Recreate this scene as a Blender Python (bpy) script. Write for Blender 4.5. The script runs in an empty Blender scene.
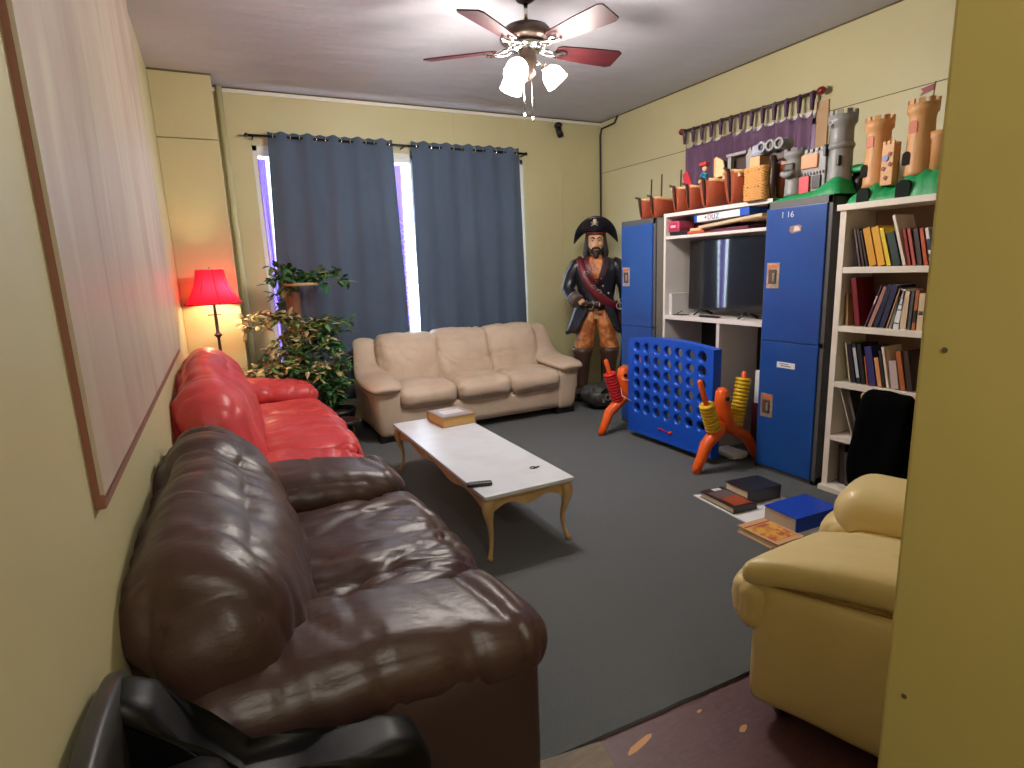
import bpy, bmesh, math, random
from mathutils import Vector, Matrix, noise
R = math.radians
PI = math.pi
col = bpy.context.scene.collection
rnd = random.Random(7)

# ------------------------------------------------------------------ materials
def lin(c):
    c /= 255.0
    return c / 12.92 if c <= 0.04045 else ((c + 0.055) / 1.055) ** 2.4
def rgb(r, g, b): return (lin(r), lin(g), lin(b), 1.0)

def mat(name, c, rough=0.5, metal=0.0, spec=0.5, bump=None, var=None, emit=None, coat=0.0, trans=0.0, sheen=0.0):
    """bump=(scale, strength, distance[, stretch]); var=(scale, colour2, lo, hi[, stretch])"""
    m = bpy.data.materials.new(name); m.use_nodes = True
    nt = m.node_tree; b = nt.nodes['Principled BSDF']
    b.inputs['Base Color'].default_value = c
    b.inputs['Roughness'].default_value = rough
    b.inputs['Metallic'].default_value = metal
    b.inputs['Specular IOR Level'].default_value = spec
    b.inputs['Coat Weight'].default_value = coat
    b.inputs['Coat Roughness'].default_value = 0.3
    b.inputs['Transmission Weight'].default_value = trans
    b.inputs['Sheen Weight'].default_value = sheen
    tc = nt.nodes.new('ShaderNodeTexCoord')
    def ntex(scale, stretch, detail=4, rough_=0.55):
        mp = nt.nodes.new('ShaderNodeMapping'); mp.inputs['Scale'].default_value = stretch or (1, 1, 1)
        nt.links.new(tc.outputs['Object'], mp.inputs['Vector'])
        n = nt.nodes.new('ShaderNodeTexNoise'); n.inputs['Scale'].default_value = scale
        n.inputs['Detail'].default_value = detail; n.inputs['Roughness'].default_value = rough_
        nt.links.new(mp.outputs['Vector'], n.inputs['Vector'])
        return n
    if var:
        n = ntex(var[0], var[4] if len(var) > 4 else None, 6)
        cr = nt.nodes.new('ShaderNodeValToRGB')
        cr.color_ramp.elements[0].position = var[2]; cr.color_ramp.elements[1].position = var[3]
        cr.color_ramp.elements[0].color = c; cr.color_ramp.elements[1].color = var[1]
        nt.links.new(n.outputs['Fac'], cr.inputs['Fac']); nt.links.new(cr.outputs['Color'], b.inputs['Base Color'])
    if bump:
        n = ntex(bump[0], bump[3] if len(bump) > 3 else None, 5)
        bp = nt.nodes.new('ShaderNodeBump'); bp.inputs['Strength'].default_value = bump[1]; bp.inputs['Distance'].default_value = bump[2]
        nt.links.new(n.outputs['Fac'], bp.inputs['Height']); nt.links.new(bp.outputs['Normal'], b.inputs['Normal'])
    if emit:
        b.inputs['Emission Color'].default_value = emit[0]; b.inputs['Emission Strength'].default_value = emit[1]
    return m

def translucent(name, c, mix=0.5, rough=0.8, transp=0.0, c2=None):
    m = bpy.data.materials.new(name); m.use_nodes = True
    nt = m.node_tree; nt.nodes.clear()
    out = nt.nodes.new('ShaderNodeOutputMaterial')
    d = nt.nodes.new('ShaderNodeBsdfDiffuse'); d.inputs['Color'].default_value = c
    t = nt.nodes.new('ShaderNodeBsdfTranslucent'); t.inputs['Color'].default_value = c2 or c
    mx = nt.nodes.new('ShaderNodeMixShader'); mx.inputs[0].default_value = mix
    nt.links.new(d.outputs[0], mx.inputs[1]); nt.links.new(t.outputs[0], mx.inputs[2])
    last = mx
    if transp > 0:
        tr = nt.nodes.new('ShaderNodeBsdfTransparent'); m2 = nt.nodes.new('ShaderNodeMixShader'); m2.inputs[0].default_value = transp
        nt.links.new(mx.outputs[0], m2.inputs[1]); nt.links.new(tr.outputs[0], m2.inputs[2]); last = m2
    nt.links.new(last.outputs[0], out.inputs['Surface'])
    return m

M = {}
M['wall'] = mat('yellow_wall_paint', rgb(199, 191, 148), 0.45, bump=(9, 0.12, 0.01), var=(1.3, rgb(192, 184, 142), 0.35, 0.7))
M['ceiling'] = mat('ceiling_paint', rgb(182, 181, 187), 0.6, bump=(1.5, 0.25, 0.08, (1, 3, 1)), var=(0.7, rgb(170, 168, 176), 0.35, 0.7))
M['trim'] = mat('white_trim_paint', rgb(222, 220, 208), 0.4)
M['seam'] = mat('dark_seam', rgb(96, 84, 58), 0.8)
M['carpet'] = mat('charcoal_carpet', rgb(96, 99, 101), 0.95, spec=0.1, bump=(420, 0.9, 0.006), var=(260, rgb(114, 117, 119), 0.35, 0.75))
M['red_floor'] = mat('dark_red_painted_boards', rgb(92, 62, 64), 0.5, bump=(30, 0.2, 0.004), var=(22, rgb(84, 54, 56), 0.4, 0.6, (1, 4, 1)))
M['bare_wood'] = mat('bare_wood_scuff', rgb(196, 142, 92), 0.6)
M['board_wood'] = mat('weathered_brown_board', rgb(100, 84, 64), 0.6, var=(6, rgb(124, 108, 84), 0.4, 0.7, (1, 6, 1)), bump=(12, 0.3, 0.004, (1, 6, 1)))
M['brown_leather'] = mat('dark_brown_leather', rgb(66, 45, 41), 0.40, spec=0.5, bump=(20, 0.3, 0.01, (0.6, 1.5, 1)), var=(3, rgb(76, 53, 47), 0.4, 0.7))
M['brown_side'] = mat('dark_brown_vinyl', rgb(60, 42, 40), 0.5, bump=(60, 0.15, 0.003))
M['red_leather'] = mat('red_leather', rgb(204, 72, 76), 0.38, spec=0.45, bump=(14, 0.2, 0.01, (0.7, 1.3, 1)), var=(3, rgb(194, 60, 64), 0.4, 0.7))
M['red_frame'] = mat('faded_red_vinyl', rgb(150, 60, 50), 0.5)
M['beige_leather'] = mat('beige_leather', rgb(204, 184, 164), 0.5, spec=0.35, bump=(10, 0.4, 0.014), var=(4, rgb(192, 170, 150), 0.4, 0.7))
M['cream_leather'] = mat('cream_yellow_leather', rgb(226, 206, 146), 0.42, spec=0.45, bump=(9, 0.2, 0.012), var=(3, rgb(218, 196, 134), 0.4, 0.7))
M['black_leather'] = mat('black_leather', rgb(8, 8, 10), 0.45, spec=0.25, bump=(6, 0.12, 0.01))
M['black'] = mat('black_plastic', rgb(18, 18, 20), 0.4)
M['black_metal'] = mat('black_metal', rgb(22, 20, 20), 0.4, metal=0.3)
M['cloth_blue'] = mat('slate_blue_curtain_cloth', rgb(86, 102, 124), 0.85, spec=0.15, bump=(500, 0.3, 0.002, (1, 1, 1)), var=(2.2, rgb(78, 92, 114), 0.35, 0.7, (1.5, 1, 0.4)), sheen=0.2)
M['purple_cloth'] = mat('dark_purple_curtain_cloth', rgb(108, 82, 108), 0.85, spec=0.1, var=(3, rgb(124, 98, 124), 0.4, 0.7))
M['sheer'] = translucent('violet_sheer_cloth', rgb(140, 116, 206), 0.6)
M['blind'] = translucent('white_blind_slats', rgb(235, 238, 240), 0.55)
M['chrome'] = mat('chrome', rgb(214, 212, 208), 0.18, metal=1.0)
M['silver'] = mat('dull_silver_paint', rgb(168, 168, 164), 0.35, metal=0.6)
M['fan_body'] = mat('bronze_fan_motor', rgb(86, 70, 62), 0.35, metal=0.6)
M['fan_blade'] = mat('cherry_fan_blade', rgb(56, 15, 19), 0.5, spec=0.3, var=(5, rgb(44, 12, 15), 0.4, 0.7, (1, 4, 1)))
M['globe'] = mat('lit_glass_shade', rgb(255, 250, 244), 0.3, emit=(rgb(255, 246, 236), 18.0))
M['table_top'] = mat('painted_white_tabletop', rgb(206, 211, 220), 0.3, var=(5, rgb(198, 201, 208), 0.45, 0.7))
M['table_wood'] = mat('pale_gilt_wood', rgb(186, 148, 98), 0.4, var=(10, rgb(204, 172, 124), 0.4, 0.7))
M['white_lam'] = mat('white_laminate', rgb(226, 220, 216), 0.4)
M['white_lam2'] = mat('warm_white_shelf_paint', rgb(228, 220, 208), 0.42)
M['locker_blue'] = mat('blue_locker_paint', rgb(22, 78, 158), 0.35, spec=0.5, var=(2, rgb(18, 68, 146), 0.4, 0.7))
M['locker_grey'] = mat('grey_locker_steel', rgb(92, 92, 94), 0.45, metal=0.2)
M['locker_side'] = mat('light_grey_locker_side', rgb(168, 164, 154), 0.5)
M['plate'] = mat('latch_plate_metal', rgb(170, 160, 146), 0.35, metal=0.5, var=(30, rgb(196, 186, 170), 0.4, 0.6))
M['plate_in'] = mat('brown_recess', rgb(92, 66, 50), 0.6)
M['orange_lbl'] = mat('orange_label', rgb(222, 112, 66), 0.5)
M['screen'] = mat('tv_screen', rgb(4, 5, 8), 0.04, spec=0.7, coat=0.5)
M['c4_blue'] = mat('blue_game_plastic', rgb(18, 84, 205), 0.35, spec=0.4)
M['orange'] = mat('orange_plastic', rgb(240, 98, 26), 0.4)
M['red_pl'] = mat('red_plastic', rgb(214, 30, 36), 0.4)
M['yellow_pl'] = mat('yellow_plastic', rgb(226, 186, 34), 0.4)
M['grey_pl'] = mat('grey_castle_plastic', rgb(142, 142, 142), 0.45, bump=(40, 0.3, 0.004))
M['tan_pl'] = mat('tan_castle_plastic', rgb(212, 158, 104), 0.5, bump=(40, 0.3, 0.004))
M['green_pl'] = mat('green_base_plastic', rgb(22, 150, 84), 0.45, bump=(30, 0.4, 0.008))
M['pink_pl'] = mat('pink_red_door_plastic', rgb(214, 62, 78), 0.45)
M['orange_pic'] = mat('peach_panel', rgb(222, 150, 104), 0.5)
M['hull'] = mat('rust_brown_ship_plastic', rgb(150, 68, 42), 0.4, bump=(20, 0.2, 0.004, (1, 1, 6)))
M['deck'] = mat('tan_ship_deck', rgb(206, 160, 108), 0.5)
M['dark_brown'] = mat('dark_brown_plastic', rgb(58, 38, 32), 0.45)
M['wicker'] = mat('golden_wicker', rgb(214, 156, 88), 0.6, bump=(60, 0.5, 0.006, (1, 1, 2.5)))
M['wood'] = mat('brown_wood', rgb(122, 76, 52), 0.5, var=(8, rgb(98, 58, 40), 0.4, 0.7, (1, 1, 0.3)))
M['lt_wood'] = mat('pale_wood', rgb(188, 152, 112), 0.5)
M['pages'] = mat('book_pages', rgb(224, 206, 172), 0.8, bump=(150, 0.4, 0.002, (1, 1, 8)))
M['paper'] = mat('white_paper', rgb(232, 232, 236), 0.6)
M['leaf1'] = mat('dark_green_leaf', rgb(36, 92, 52), 0.5)
M['leaf2'] = mat('mid_green_leaf', rgb(86, 128, 62), 0.5)
M['leaf3'] = mat('pale_cream_leaf', rgb(188, 176, 130), 0.55)
M['leaf4'] = mat('tan_green_leaf', rgb(140, 132, 78), 0.55)
M['skin'] = mat('painted_skin', rgb(222, 176, 138), 0.45)
M['coat'] = mat('glossy_black_coat_paint', rgb(24, 25, 36), 0.32, spec=0.6, bump=(10, 0.35, 0.02))
M['maroon'] = mat('maroon_sash_paint', rgb(104, 26, 38), 0.4, bump=(14, 0.3, 0.01))
M['gold_trouser'] = mat('orange_gold_trouser_paint', rgb(228, 154, 96), 0.42, bump=(9, 0.6, 0.03, (1, 1, .4)), var=(12, rgb(160, 90, 46), 0.4, 0.6))
M['boot'] = mat('brown_boot_paint', rgb(78, 56, 48), 0.4)
M['hair'] = mat('dark_hair_paint', rgb(34, 26, 24), 0.5, bump=(30, 0.6, 0.01, (1, 1, .3)))
M['bone'] = mat('bone_paint', rgb(206, 196, 168), 0.5)
M['glove'] = mat('grey_brown_glove_paint', rgb(96, 82, 78), 0.45)
M['mural'] = None
M['mural_edge'] = mat('brown_board_edge', rgb(140, 92, 76), 0.6)

def mural_mat():
    m = bpy.data.materials.new('faded_streaked_board_paint'); m.use_nodes = True
    nt = m.node_tree; b = nt.nodes['Principled BSDF']; b.inputs['Roughness'].default_value = 0.45
    tc = nt.nodes.new('ShaderNodeTexCoord')
    def nz(scale, st, det=5):
        mp = nt.nodes.new('ShaderNodeMapping'); mp.inputs['Scale'].default_value = st
        nt.links.new(tc.outputs['Object'], mp.inputs['Vector'])
        n = nt.nodes.new('ShaderNodeTexNoise'); n.inputs['Scale'].default_value = scale; n.inputs['Detail'].default_value = det
        n.inputs['Distortion'].default_value = 0.6
        nt.links.new(mp.outputs['Vector'], n.inputs['Vector']); return n
    def ramp(els):
        c = nt.nodes.new('ShaderNodeValToRGB'); e = c.color_ramp.elements
        e[0].position, e[0].color = els[0]; e[1].position, e[1].color = els[-1]
        for p, cc in els[1:-1]:
            q = e.new(p); q.color = cc
        return c
    a = nz(1.6, (1, 1.8, 0.5)); ca = ramp([(0.3, rgb(168, 150, 132)), (0.45, rgb(190, 176, 158)), (0.6, rgb(182, 160, 146)), (0.75, rgb(198, 186, 166))])
    nt.links.new(a.outputs['Fac'], ca.inputs['Fac'])
    s = nz(1.8, (1, 2.2, 0.5), 6); cs = ramp([(0.52, (0, 0, 0, 1)), (0.95, (1, 1, 1, 1))])
    nt.links.new(s.outputs['Fac'], cs.inputs['Fac'])
    mx = nt.nodes.new('ShaderNodeMix'); mx.data_type = 'RGBA'
    nt.links.new(cs.outputs['Color'], mx.inputs[0]); nt.links.new(ca.outputs['Color'], mx.inputs[6]); mx.inputs[7].default_value = rgb(142, 112, 98)
    nt.links.new(mx.outputs[2], b.inputs['Base Color'])
    bp = nt.nodes.new('ShaderNodeBump'); bp.inputs['Strength'].default_value = 0.2; bp.inputs['Distance'].default_value = 0.01
    nt.links.new(s.outputs['Fac'], bp.inputs['Height']); nt.links.new(bp.outputs['Normal'], b.inputs['Normal'])
    return m
M['mural'] = mural_mat()
_cm = {}
def cmat(name, r, g, b, rough=0.5):
    k = (r, g, b, rough)
    if k not in _cm: _cm[k] = mat(name, rgb(r, g, b), rough)
    return _cm[k]

# ------------------------------------------------------------------ mesh builder
class MB:
    def __init__(s): s.bm = bmesh.new()
    def _mi(s, faces, mi):
        for f in faces: f.material_index = mi
    def poly(s, pts, mi=0):
        f = s.bm.faces.new([s.bm.verts.new(Vector(p)) for p in pts]); f.material_index = mi; return f
    def box(s, c, size, rot=None, mi=0, bev=0.0):
        """axis aligned box by centre and full size, optional 3x3 rotation"""
        t = bmesh.new(); bmesh.ops.create_cube(t, size=1.0)
        for v in t.verts: v.co = Vector((v.co.x * size[0], v.co.y * size[1], v.co.z * size[2]))
        if bev > 0:
            bmesh.ops.bevel(t, geom=t.edges[:], offset=min(bev, min(size) * 0.45), segments=2, profile=0.6, affect='EDGES')
        return s._merge(t, c, rot, mi)
    def lohi(s, lo, hi, mi=0, bev=0.0):
        c = [(a + b) / 2 for a, b in zip(lo, hi)]; z = [abs(b - a) for a, b in zip(lo, hi)]
        return s.box(c, z, None, mi, bev)
    def _merge(s, t, c=(0, 0, 0), rot=None, mi=0):
        mp = {}
        for v in t.verts:
            co = v.co.copy()
            if rot is not None: co = rot @ co
            mp[v] = s.bm.verts.new(co + Vector(c))
        for f in t.faces:
            try:
                g = s.bm.faces.new([mp[v] for v in f.verts]); g.material_index = mi if mi is not None else f.material_index; g.smooth = f.smooth
            except ValueError: pass
        t.free(); return s
    def merge(s, other, mtx=None, mi=None):
        t = other.bm
        mp = {v: s.bm.verts.new(mtx @ v.co if mtx else v.co) for v in t.verts}
        for f in t.faces:
            g = s.bm.faces.new([mp[v] for v in f.verts]); g.material_index = f.material_index if mi is None else mi; g.smooth = f.smooth
        return s
    def rbox(s, c, size, r=0.05, n=10, puff=(0, 0, 0), fn=None, rot=None, mi=0):
        """soft box: n cuts, corner radius r, puff = how far each axis' faces bulge, fn(p, nrm) -> offset"""
        h = [a / 2 for a in size]; r = min(r, min(h) * 0.999)
        nn = [max(3, int(n * a / max(h))) for a in h]
        vs = {}
        def key(i, j, k): return (i, j, k)
        def V(i, j, k):
            if (i, j, k) in vs: return vs[(i, j, k)]
            q = [(-1 + 2 * a / m) for a, m in zip((i, j, k), nn)]
            # spread the samples towards the edges
            q = [math.sin(a * PI / 2) * 0.5 + a * 0.5 for a in q]
            p = Vector([a * b for a, b in zip(q, h)])
            inn = Vector([max(-(hh - r), min(hh - r, x)) for x, hh in zip(p, h)])
            d = p - inn
            nr = d.normalized() if d.length > 1e-9 else Vector((0, 0, 1))
            o = inn + nr * r if d.length > 1e-9 else p
            fx, fy, fz = [max(0, 1 - a * a) for a in q]
            o = o + Vector((puff[0] * nr.x * fy * fz, puff[1] * nr.y * fx * fz, puff[2] * nr.z * fx * fy))
            if fn: o = o + fn(o, nr)
            if rot is not None: o = rot @ o
            v = s.bm.verts.new(o + Vector(c)); vs[(i, j, k)] = v; return v
        a, b, d = nn
        def quad(p0, p1, p2, p3):
            f = s.bm.faces.new([V(*p0), V(*p1), V(*p2), V(*p3)]); f.material_index = mi; f.smooth = True
        for i in range(a):
            for j in range(b):
                quad((i, j, 0), (i, j + 1, 0), (i + 1, j + 1, 0), (i + 1, j, 0))
                quad((i, j, d), (i + 1, j, d), (i + 1, j + 1, d), (i, j + 1, d))
        for i in range(a):
            for k in range(d):
                quad((i, 0, k), (i + 1, 0, k), (i + 1, 0, k + 1), (i, 0, k + 1))
                quad((i, b, k), (i, b, k + 1), (i + 1, b, k + 1), (i + 1, b, k))
        for j in range(b):
            for k in range(d):
                quad((0, j, k), (0, j, k + 1), (0, j + 1, k + 1), (0, j + 1, k))
                quad((a, j, k), (a, j + 1, k), (a, j + 1, k + 1), (a, j, k + 1))
        return s
    def tube(s, pts, rad, seg=12, flat=None, mi=0, cap=True, up=None, smooth=True):
        """round (or flat=(a,b) elliptical) tube through pts; rad number or list"""
        pts = [Vector(p) for p in pts]; n = len(pts)
        rad = [rad] * n if isinstance(rad, (int, float)) else rad
        rings = []; side = None
        for i, p in enumerate(pts):
            t = (pts[min(i + 1, n - 1)] - pts[max(i - 1, 0)]).normalized()
            if side is None:
                ref = Vector(up) if up else (Vector((0, 0, 1)) if abs(t.z) < 0.9 else Vector((0, 1, 0)))
                side = t.cross(ref).normalized()
            else:
                side = (side - t * side.dot(t)).normalized()
            w = t.cross(side).normalized(); r = rad[i]
            ra, rb = (r, r) if not isinstance(r, (tuple, list)) else r
            if flat: ra, rb = ra * flat[0], rb * flat[1]
            rings.append([s.bm.verts.new(p + side * math.cos(2 * PI * k / seg) * ra + w * math.sin(2 * PI * k / seg) * rb) for k in range(seg)])
        for i in range(n - 1):
            for k in range(seg):
                f = s.bm.faces.new([rings[i][k], rings[i][(k + 1) % seg], rings[i + 1][(k + 1) % seg], rings[i + 1][k]]); f.material_index = mi; f.smooth = smooth
        if cap:
            f = s.bm.faces.new(rings[0][::-1]); f.material_index = mi
            f = s.bm.faces.new(rings[-1]); f.material_index = mi
        return s
    def cyl(s, p0, p1, r0, r1=None, seg=20, mi=0, smooth=True):
        return s.tube([p0, p1], [r0, r0 if r1 is None else r1], seg, mi=mi, smooth=smooth)
    def lathe(s, prof, c=(0, 0, 0), seg=24, mi=0, rot=None, smooth=True, close=False, sc=(1, 1)):
        """prof: (radius, z) from bottom up"""
        rings = []
        for r, z in prof:
            ring = []
            for k in range(seg):
                a = 2 * PI * k / seg; o = Vector((math.cos(a) * r * sc[0], math.sin(a) * r * sc[1], z))
                if rot is not None: o = rot @ o
                ring.append(s.bm.verts.new(o + Vector(c)))
            rings.append(ring)
        m = len(rings); rng = range(m) if close else range(m - 1)
        for i in rng:
            A, B = rings[i], rings[(i + 1) % m]
            for k in range(seg):
                f = s.bm.faces.new([A[k], A[(k + 1) % seg], B[(k + 1) % seg], B[k]]); f.material_index = mi; f.smooth = smooth
        if not close:
            if prof[0][0] > 1e-4: s.bm.faces.new(rings[0][::-1]).material_index = mi
            if prof[-1][0] > 1e-4: s.bm.faces.new(rings[-1]).material_index = mi
        return s
    def ball(s, c, r, seg=16, rot=None, mi=0):
        r = (r, r, r) if isinstance(r, (int, float)) else r
        t = bmesh.new(); bmesh.ops.create_uvsphere(t, u_segments=seg, v_segments=max(6, seg // 2), radius=1.0)
        for v in t.verts: v.co = Vector((v.co.x * r[0], v.co.y * r[1], v.co.z * r[2]))
        for f in t.faces: f.smooth = True
        return s._merge(t, c, rot, mi)
    def torus(s, c, R_, r, rot=None, seg=24, ss=8, mi=0):
        prof = [(R_ + r * math.cos(2 * PI * k / ss), r * math.sin(2 * PI * k / ss)) for k in range(ss)]
        return s.lathe(prof, c, seg, mi, rot, close=True)
    def loft(s, rings, mi=0, cap=True, smooth=True):
        rr = [[s.bm.verts.new(Vector(p)) for p in ring] for ring in rings]
        n = len(rr[0])
        for A, B in zip(rr[:-1], rr[1:]):
            for k in range(n):
                f = s.bm.faces.new([A[k], A[(k + 1) % n], B[(k + 1) % n], B[k]]); f.material_index = mi; f.smooth = smooth
        if cap:
            s.bm.faces.new(rr[0][::-1]).material_index = mi; s.bm.faces.new(rr[-1]).material_index = mi
        return s
    def prism(s, pts2, axis, a0, a1, mi=0):
        """extrude a 2D outline along axis 'x','y','z' from a0 to a1"""
        def P(u, v, w): return {'x': (w, u, v), 'y': (u, w, v), 'z': (u, v, w)}[axis]
        A = [s.bm.verts.new(P(u, v, a0)) for u, v in pts2]; B = [s.bm.verts.new(P(u, v, a1)) for u, v in pts2]
        n = len(pts2)
        fs = [s.bm.faces.new(A[::-1]), s.bm.faces.new(B)]
        for k in range(n): fs.append(s.bm.faces.new([A[k], A[(k + 1) % n], B[(k + 1) % n], B[k]]))
        for f in fs: f.material_index = mi
        return s

MW = {}
def part(name, mb, material, parent=None, world=True, fix=True):
    """link the builder as ONE mesh object. Geometry is in world space unless world=False (then in the parent's space)."""
    bm = mb.bm
    if fix: bmesh.ops.recalc_face_normals(bm, faces=bm.faces[:])
    me = bpy.data.meshes.new(name); o = bpy.data.objects.new(name, me)
    if parent is not None:
        if world:
            inv = MW[parent.name].inverted()
            for v in bm.verts: v.co = inv @ v.co
        MW[o.name] = MW[parent.name]
    else:
        xs = [v.co.x for v in bm.verts]; ys = [v.co.y for v in bm.verts]; zs = [v.co.z for v in bm.verts]
        L = Vector(((min(xs) + max(xs)) / 2, (min(ys) + max(ys)) / 2, min(zs)))
        for v in bm.verts: v.co -= L
        o.location = L; MW[o.name] = Matrix.Translation(L)
    bm.to_mesh(me); bm.free()
    for m in (material if isinstance(material, (list, tuple)) else [material]): me.materials.append(m)
    col.objects.link(o)
    if parent is not None: o.parent = parent
    return o
def tag(o, label=None, cat=None, group=None, kind=None):
    if label: o['label'] = label
    if cat: o['category'] = cat
    if group: o['group'] = group
    if kind: o['kind'] = kind
    return o
def thing(name, label, cat, loc, rz=0.0, group=None):
    o = bpy.data.objects.new(name, None); o.empty_display_size = 0.05
    o.location = loc; o.rotation_euler = (0, 0, rz); col.objects.link(o)
    MW[o.name] = Matrix.Translation(Vector(loc)) @ Matrix.Rotation(rz, 4, 'Z')
    return tag(o, label, cat, group)
def struct(name, mb, m, parent=None):
    o = part(name, mb, m, parent)
    if parent is None: o['kind'] = 'structure'
    return o
def rotz(a): return Matrix.Rotation(a, 3, 'Z')
def rotx(a): return Matrix.Rotation(a, 3, 'X')
def roty(a): return Matrix.Rotation(a, 3, 'Y')

def wrinkle(amp, fy=7.0, fx=1.5, fz=3.0, seed=0.0, big=0.0):
    """long soft creases: valleys where a stretched, warped noise crosses zero, in patches"""
    def fn(p, n):
        w = Vector((noise.noise(p * 2.2 + Vector((seed, 3, 1))), noise.noise(p * 2.0 + Vector((9, seed, 4))), noise.noise(p * 2.4 + Vector((2, 5, seed)))))
        p1 = p + w * .13
        a = noise.noise(Vector((p1.x * fx + seed, p1.y * fy + seed * 1.7, p1.z * fz)))
        b = noise.noise(Vector((p1.x * fx * 1.7 + 7, p1.y * fy * 1.9 + seed, p1.z * fz * 1.6 + seed)))
        m = .45 + .9 * max(0, noise.noise(p * 3.2 + Vector((seed * 2, 1, 8))) + .25)
        v1 = max(0, 1 - 4.5 * abs(a)); v2 = max(0, 1 - 5.5 * abs(b))
        c = noise.noise(p * 3.1 + Vector((seed, seed, 0)))
        return n * (-amp * m * v1 ** 1.6 - amp * .55 * m * v2 ** 1.6 + amp * .5 * a + big * c)
    return fn
FAN_W, LAMP_W, WORLD, PASS_W, WIN_W, WIN2_W, EXPO = 34, 14, 4.0, 24, 230, 25, 0.42
# ------------------------------------------------------------------ room shell
XL, XR, YB, H = -0.27, 4.35, 6.03, 3.172
YF = 0.12            # front wall of the room, right of the passage
YH = -2.3            # far end of the passage behind the camera
XP = 1.0             # passage side wall
WX0, WX1, WZ0, WZ1 = 0.46, 3.28, 0.62, 2.70
mb = MB()
mb.lohi((XL - .15, YB, 0), (WX0, YB + .15, H)); mb.lohi((WX1, YB, 0), (XR + .15, YB + .15, H))
mb.lohi((WX0, YB, 0), (WX1, YB + .15, WZ0)); mb.lohi((WX0, YB, WZ1), (WX1, YB + .15, H))
struct('wall_back', mb, M['wall'])
mb = MB(); mb.lohi((XL - .15, YH, 0), (XL, YB, H)); struct('wall_left', mb, M['wall'])
CZ0, CZ1, CY0, CY1 = 1.75, 2.575, 3.17, 4.50
mb = MB()
mb.lohi((XR, YF, 0), (XR + .15, CY0, H)); mb.lohi((XR, CY1, 0), (XR + .15, YB, H))
mb.lohi((XR, CY0, 0), (XR + .15, CY1, CZ0)); mb.lohi((XR, CY0, CZ1), (XR + .15, CY1, H))
struct('wall_right', mb, M['wall'])
mb = MB(); mb.lohi((XP + .13, YF - .13, 0), (XR + .15, YF, H)); struct('wall_front', mb, M['wall'])
# passage wall ending in a slightly ragged painted edge
mb = MB(); mb.lohi((XP, YH, 0), (XP + .13, 0.522, H), bev=0.006); struct('wall_passage', mb, mat('olive_yellow_wall_paint', rgb(200, 186, 116), 0.5, bump=(14, 0.15, 0.008), var=(2, rgb(192, 178, 108), .35, .7)))
mb = MB()
for y, z in ((.485, 1.35), (.488, .73)): mb.cyl((XP - .0012, y, z), (XP + .004, y, z), .0045, seg=10)
struct('trim_4', mb, M['seam'])
mb = MB(); mb.lohi((XL - .15, YH - .15, 0), (XP + .13, YH, H)); struct('wall_end', mb, M['wall'])
mb = MB(); mb.lohi((XL - .15, YH - .15, H), (XR + .15, YB + .15, H + .12)); struct('ceiling', mb, M['ceiling'])
mb = MB(); mb.lohi((XL - .15, YH - .15, -.12), (XR + .15, YB + .15, -.012)); struct('floor', mb, M['red_floor'])
mb = MB()
pts = [(0.335 + XL, 1.33)]
# carpet with a cut front edge that wanders a little
edge = []
n = 60
for i in range(n + 1):
    x = XL + (XR - XL) * i / n
    edge.append((x, 1.335 - 0.035 * (x - .6) + 0.008 * noise.noise(Vector((x * 9, 0, 0)))))
outline = edge + [(XR, YB), (XL, YB)]
mb.prism(outline, 'z', -.012, 0.0)
tag(part('carpet', mb, M['carpet']), 'charcoal grey carpet covering the room up to the bare red boards', 'carpet')
mb = MB(); mb.box((0.45, 1.02, -.004), (0.86, 0.70, .012), rotz(R(-8)), bev=.003)
tag(part('floor_board', mb, M['board_wood']), 'worn brown plywood sheet lying on the floor beside the brown sofa', 'board')
mb = MB()
for x, y, l, w, a in ((1.035, 1.245, .062, .012, 14), (1.37, 1.13, .022, .010, 20), (1.30, 1.255, .012, .005, 10)):
    q = rotz(R(a)); pts = []
    for k in range(9):
        t = 2 * PI * k / 9; rr = 1 + .3 * noise.noise(Vector((k * 1.7, x * 9, 0)))
        p = q @ Vector((math.cos(t) * l * rr, math.sin(t) * w * rr, 0)); pts.append((x + p.x, y + p.y, -.0112))
    mb.poly(pts)
struct('trim_5', mb, M['bare_wood'])
# corner column with a panel seam
mb = MB(); mb.lohi((XL, 5.70, 0), (0.185, YB, 2.655), bev=.006); mb.lohi((XL, 5.705, 2.66), (0.185, YB, H), bev=.006)
struct('wall_column', mb, M['wall'])
# battens, seams and the ceiling gap
mb = MB()
mb.lohi((.2, YB - .008, H - .012), (XR, YB, H)); mb.lohi((XR - .008, YF, H - .010), (XR, YB, H)); mb.lohi((XL, 5.69, H - .012), (.19, 5.70, H))
mb.lohi((XR - .003, YF, 2.585), (XR, YB, 2.590))
struct('trim_1', mb, M['seam'])
mb = MB()
mb.lohi((.19, YB - .02, H - .045), (XR, YB - .009, H - .013), bev=.003)
struct('trim_2', mb, M['trim'])
mb = MB()
mb.lohi((WX1 + .02, YB - .006, 2.600), (3.80, YB, 2.612)); mb.lohi((3.795, YB - .006, 0), (3.81, YB, 2.61)); mb.lohi((2.45, YB - .003, 2.75), (2.46, YB, H))
mb.lohi((3.2, YB - .003, 2.75), (3.21, YB, H))
struct('trim_3', mb, M['wall'])
mb = MB(); mb.tube([(.245, YB - .03, 0), (.245, YB - .03, H)], .026, 14)
tag(part('wall_pipe', mb, M['wall']), 'thin yellow painted vertical pipe in the corner beside the column', 'pipe')
mb = MB()
mb.tube([(XR - .015, YB - .012, 0), (XR - .015, YB - .012, 1.5), (XR - .012, YB - .012, 3.02), (XR - .02, YB - .05, 3.09), (XR - .02, YB - .30, 3.10), (XR - .02, YB - .36, 3.165)], .011, 8)
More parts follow.
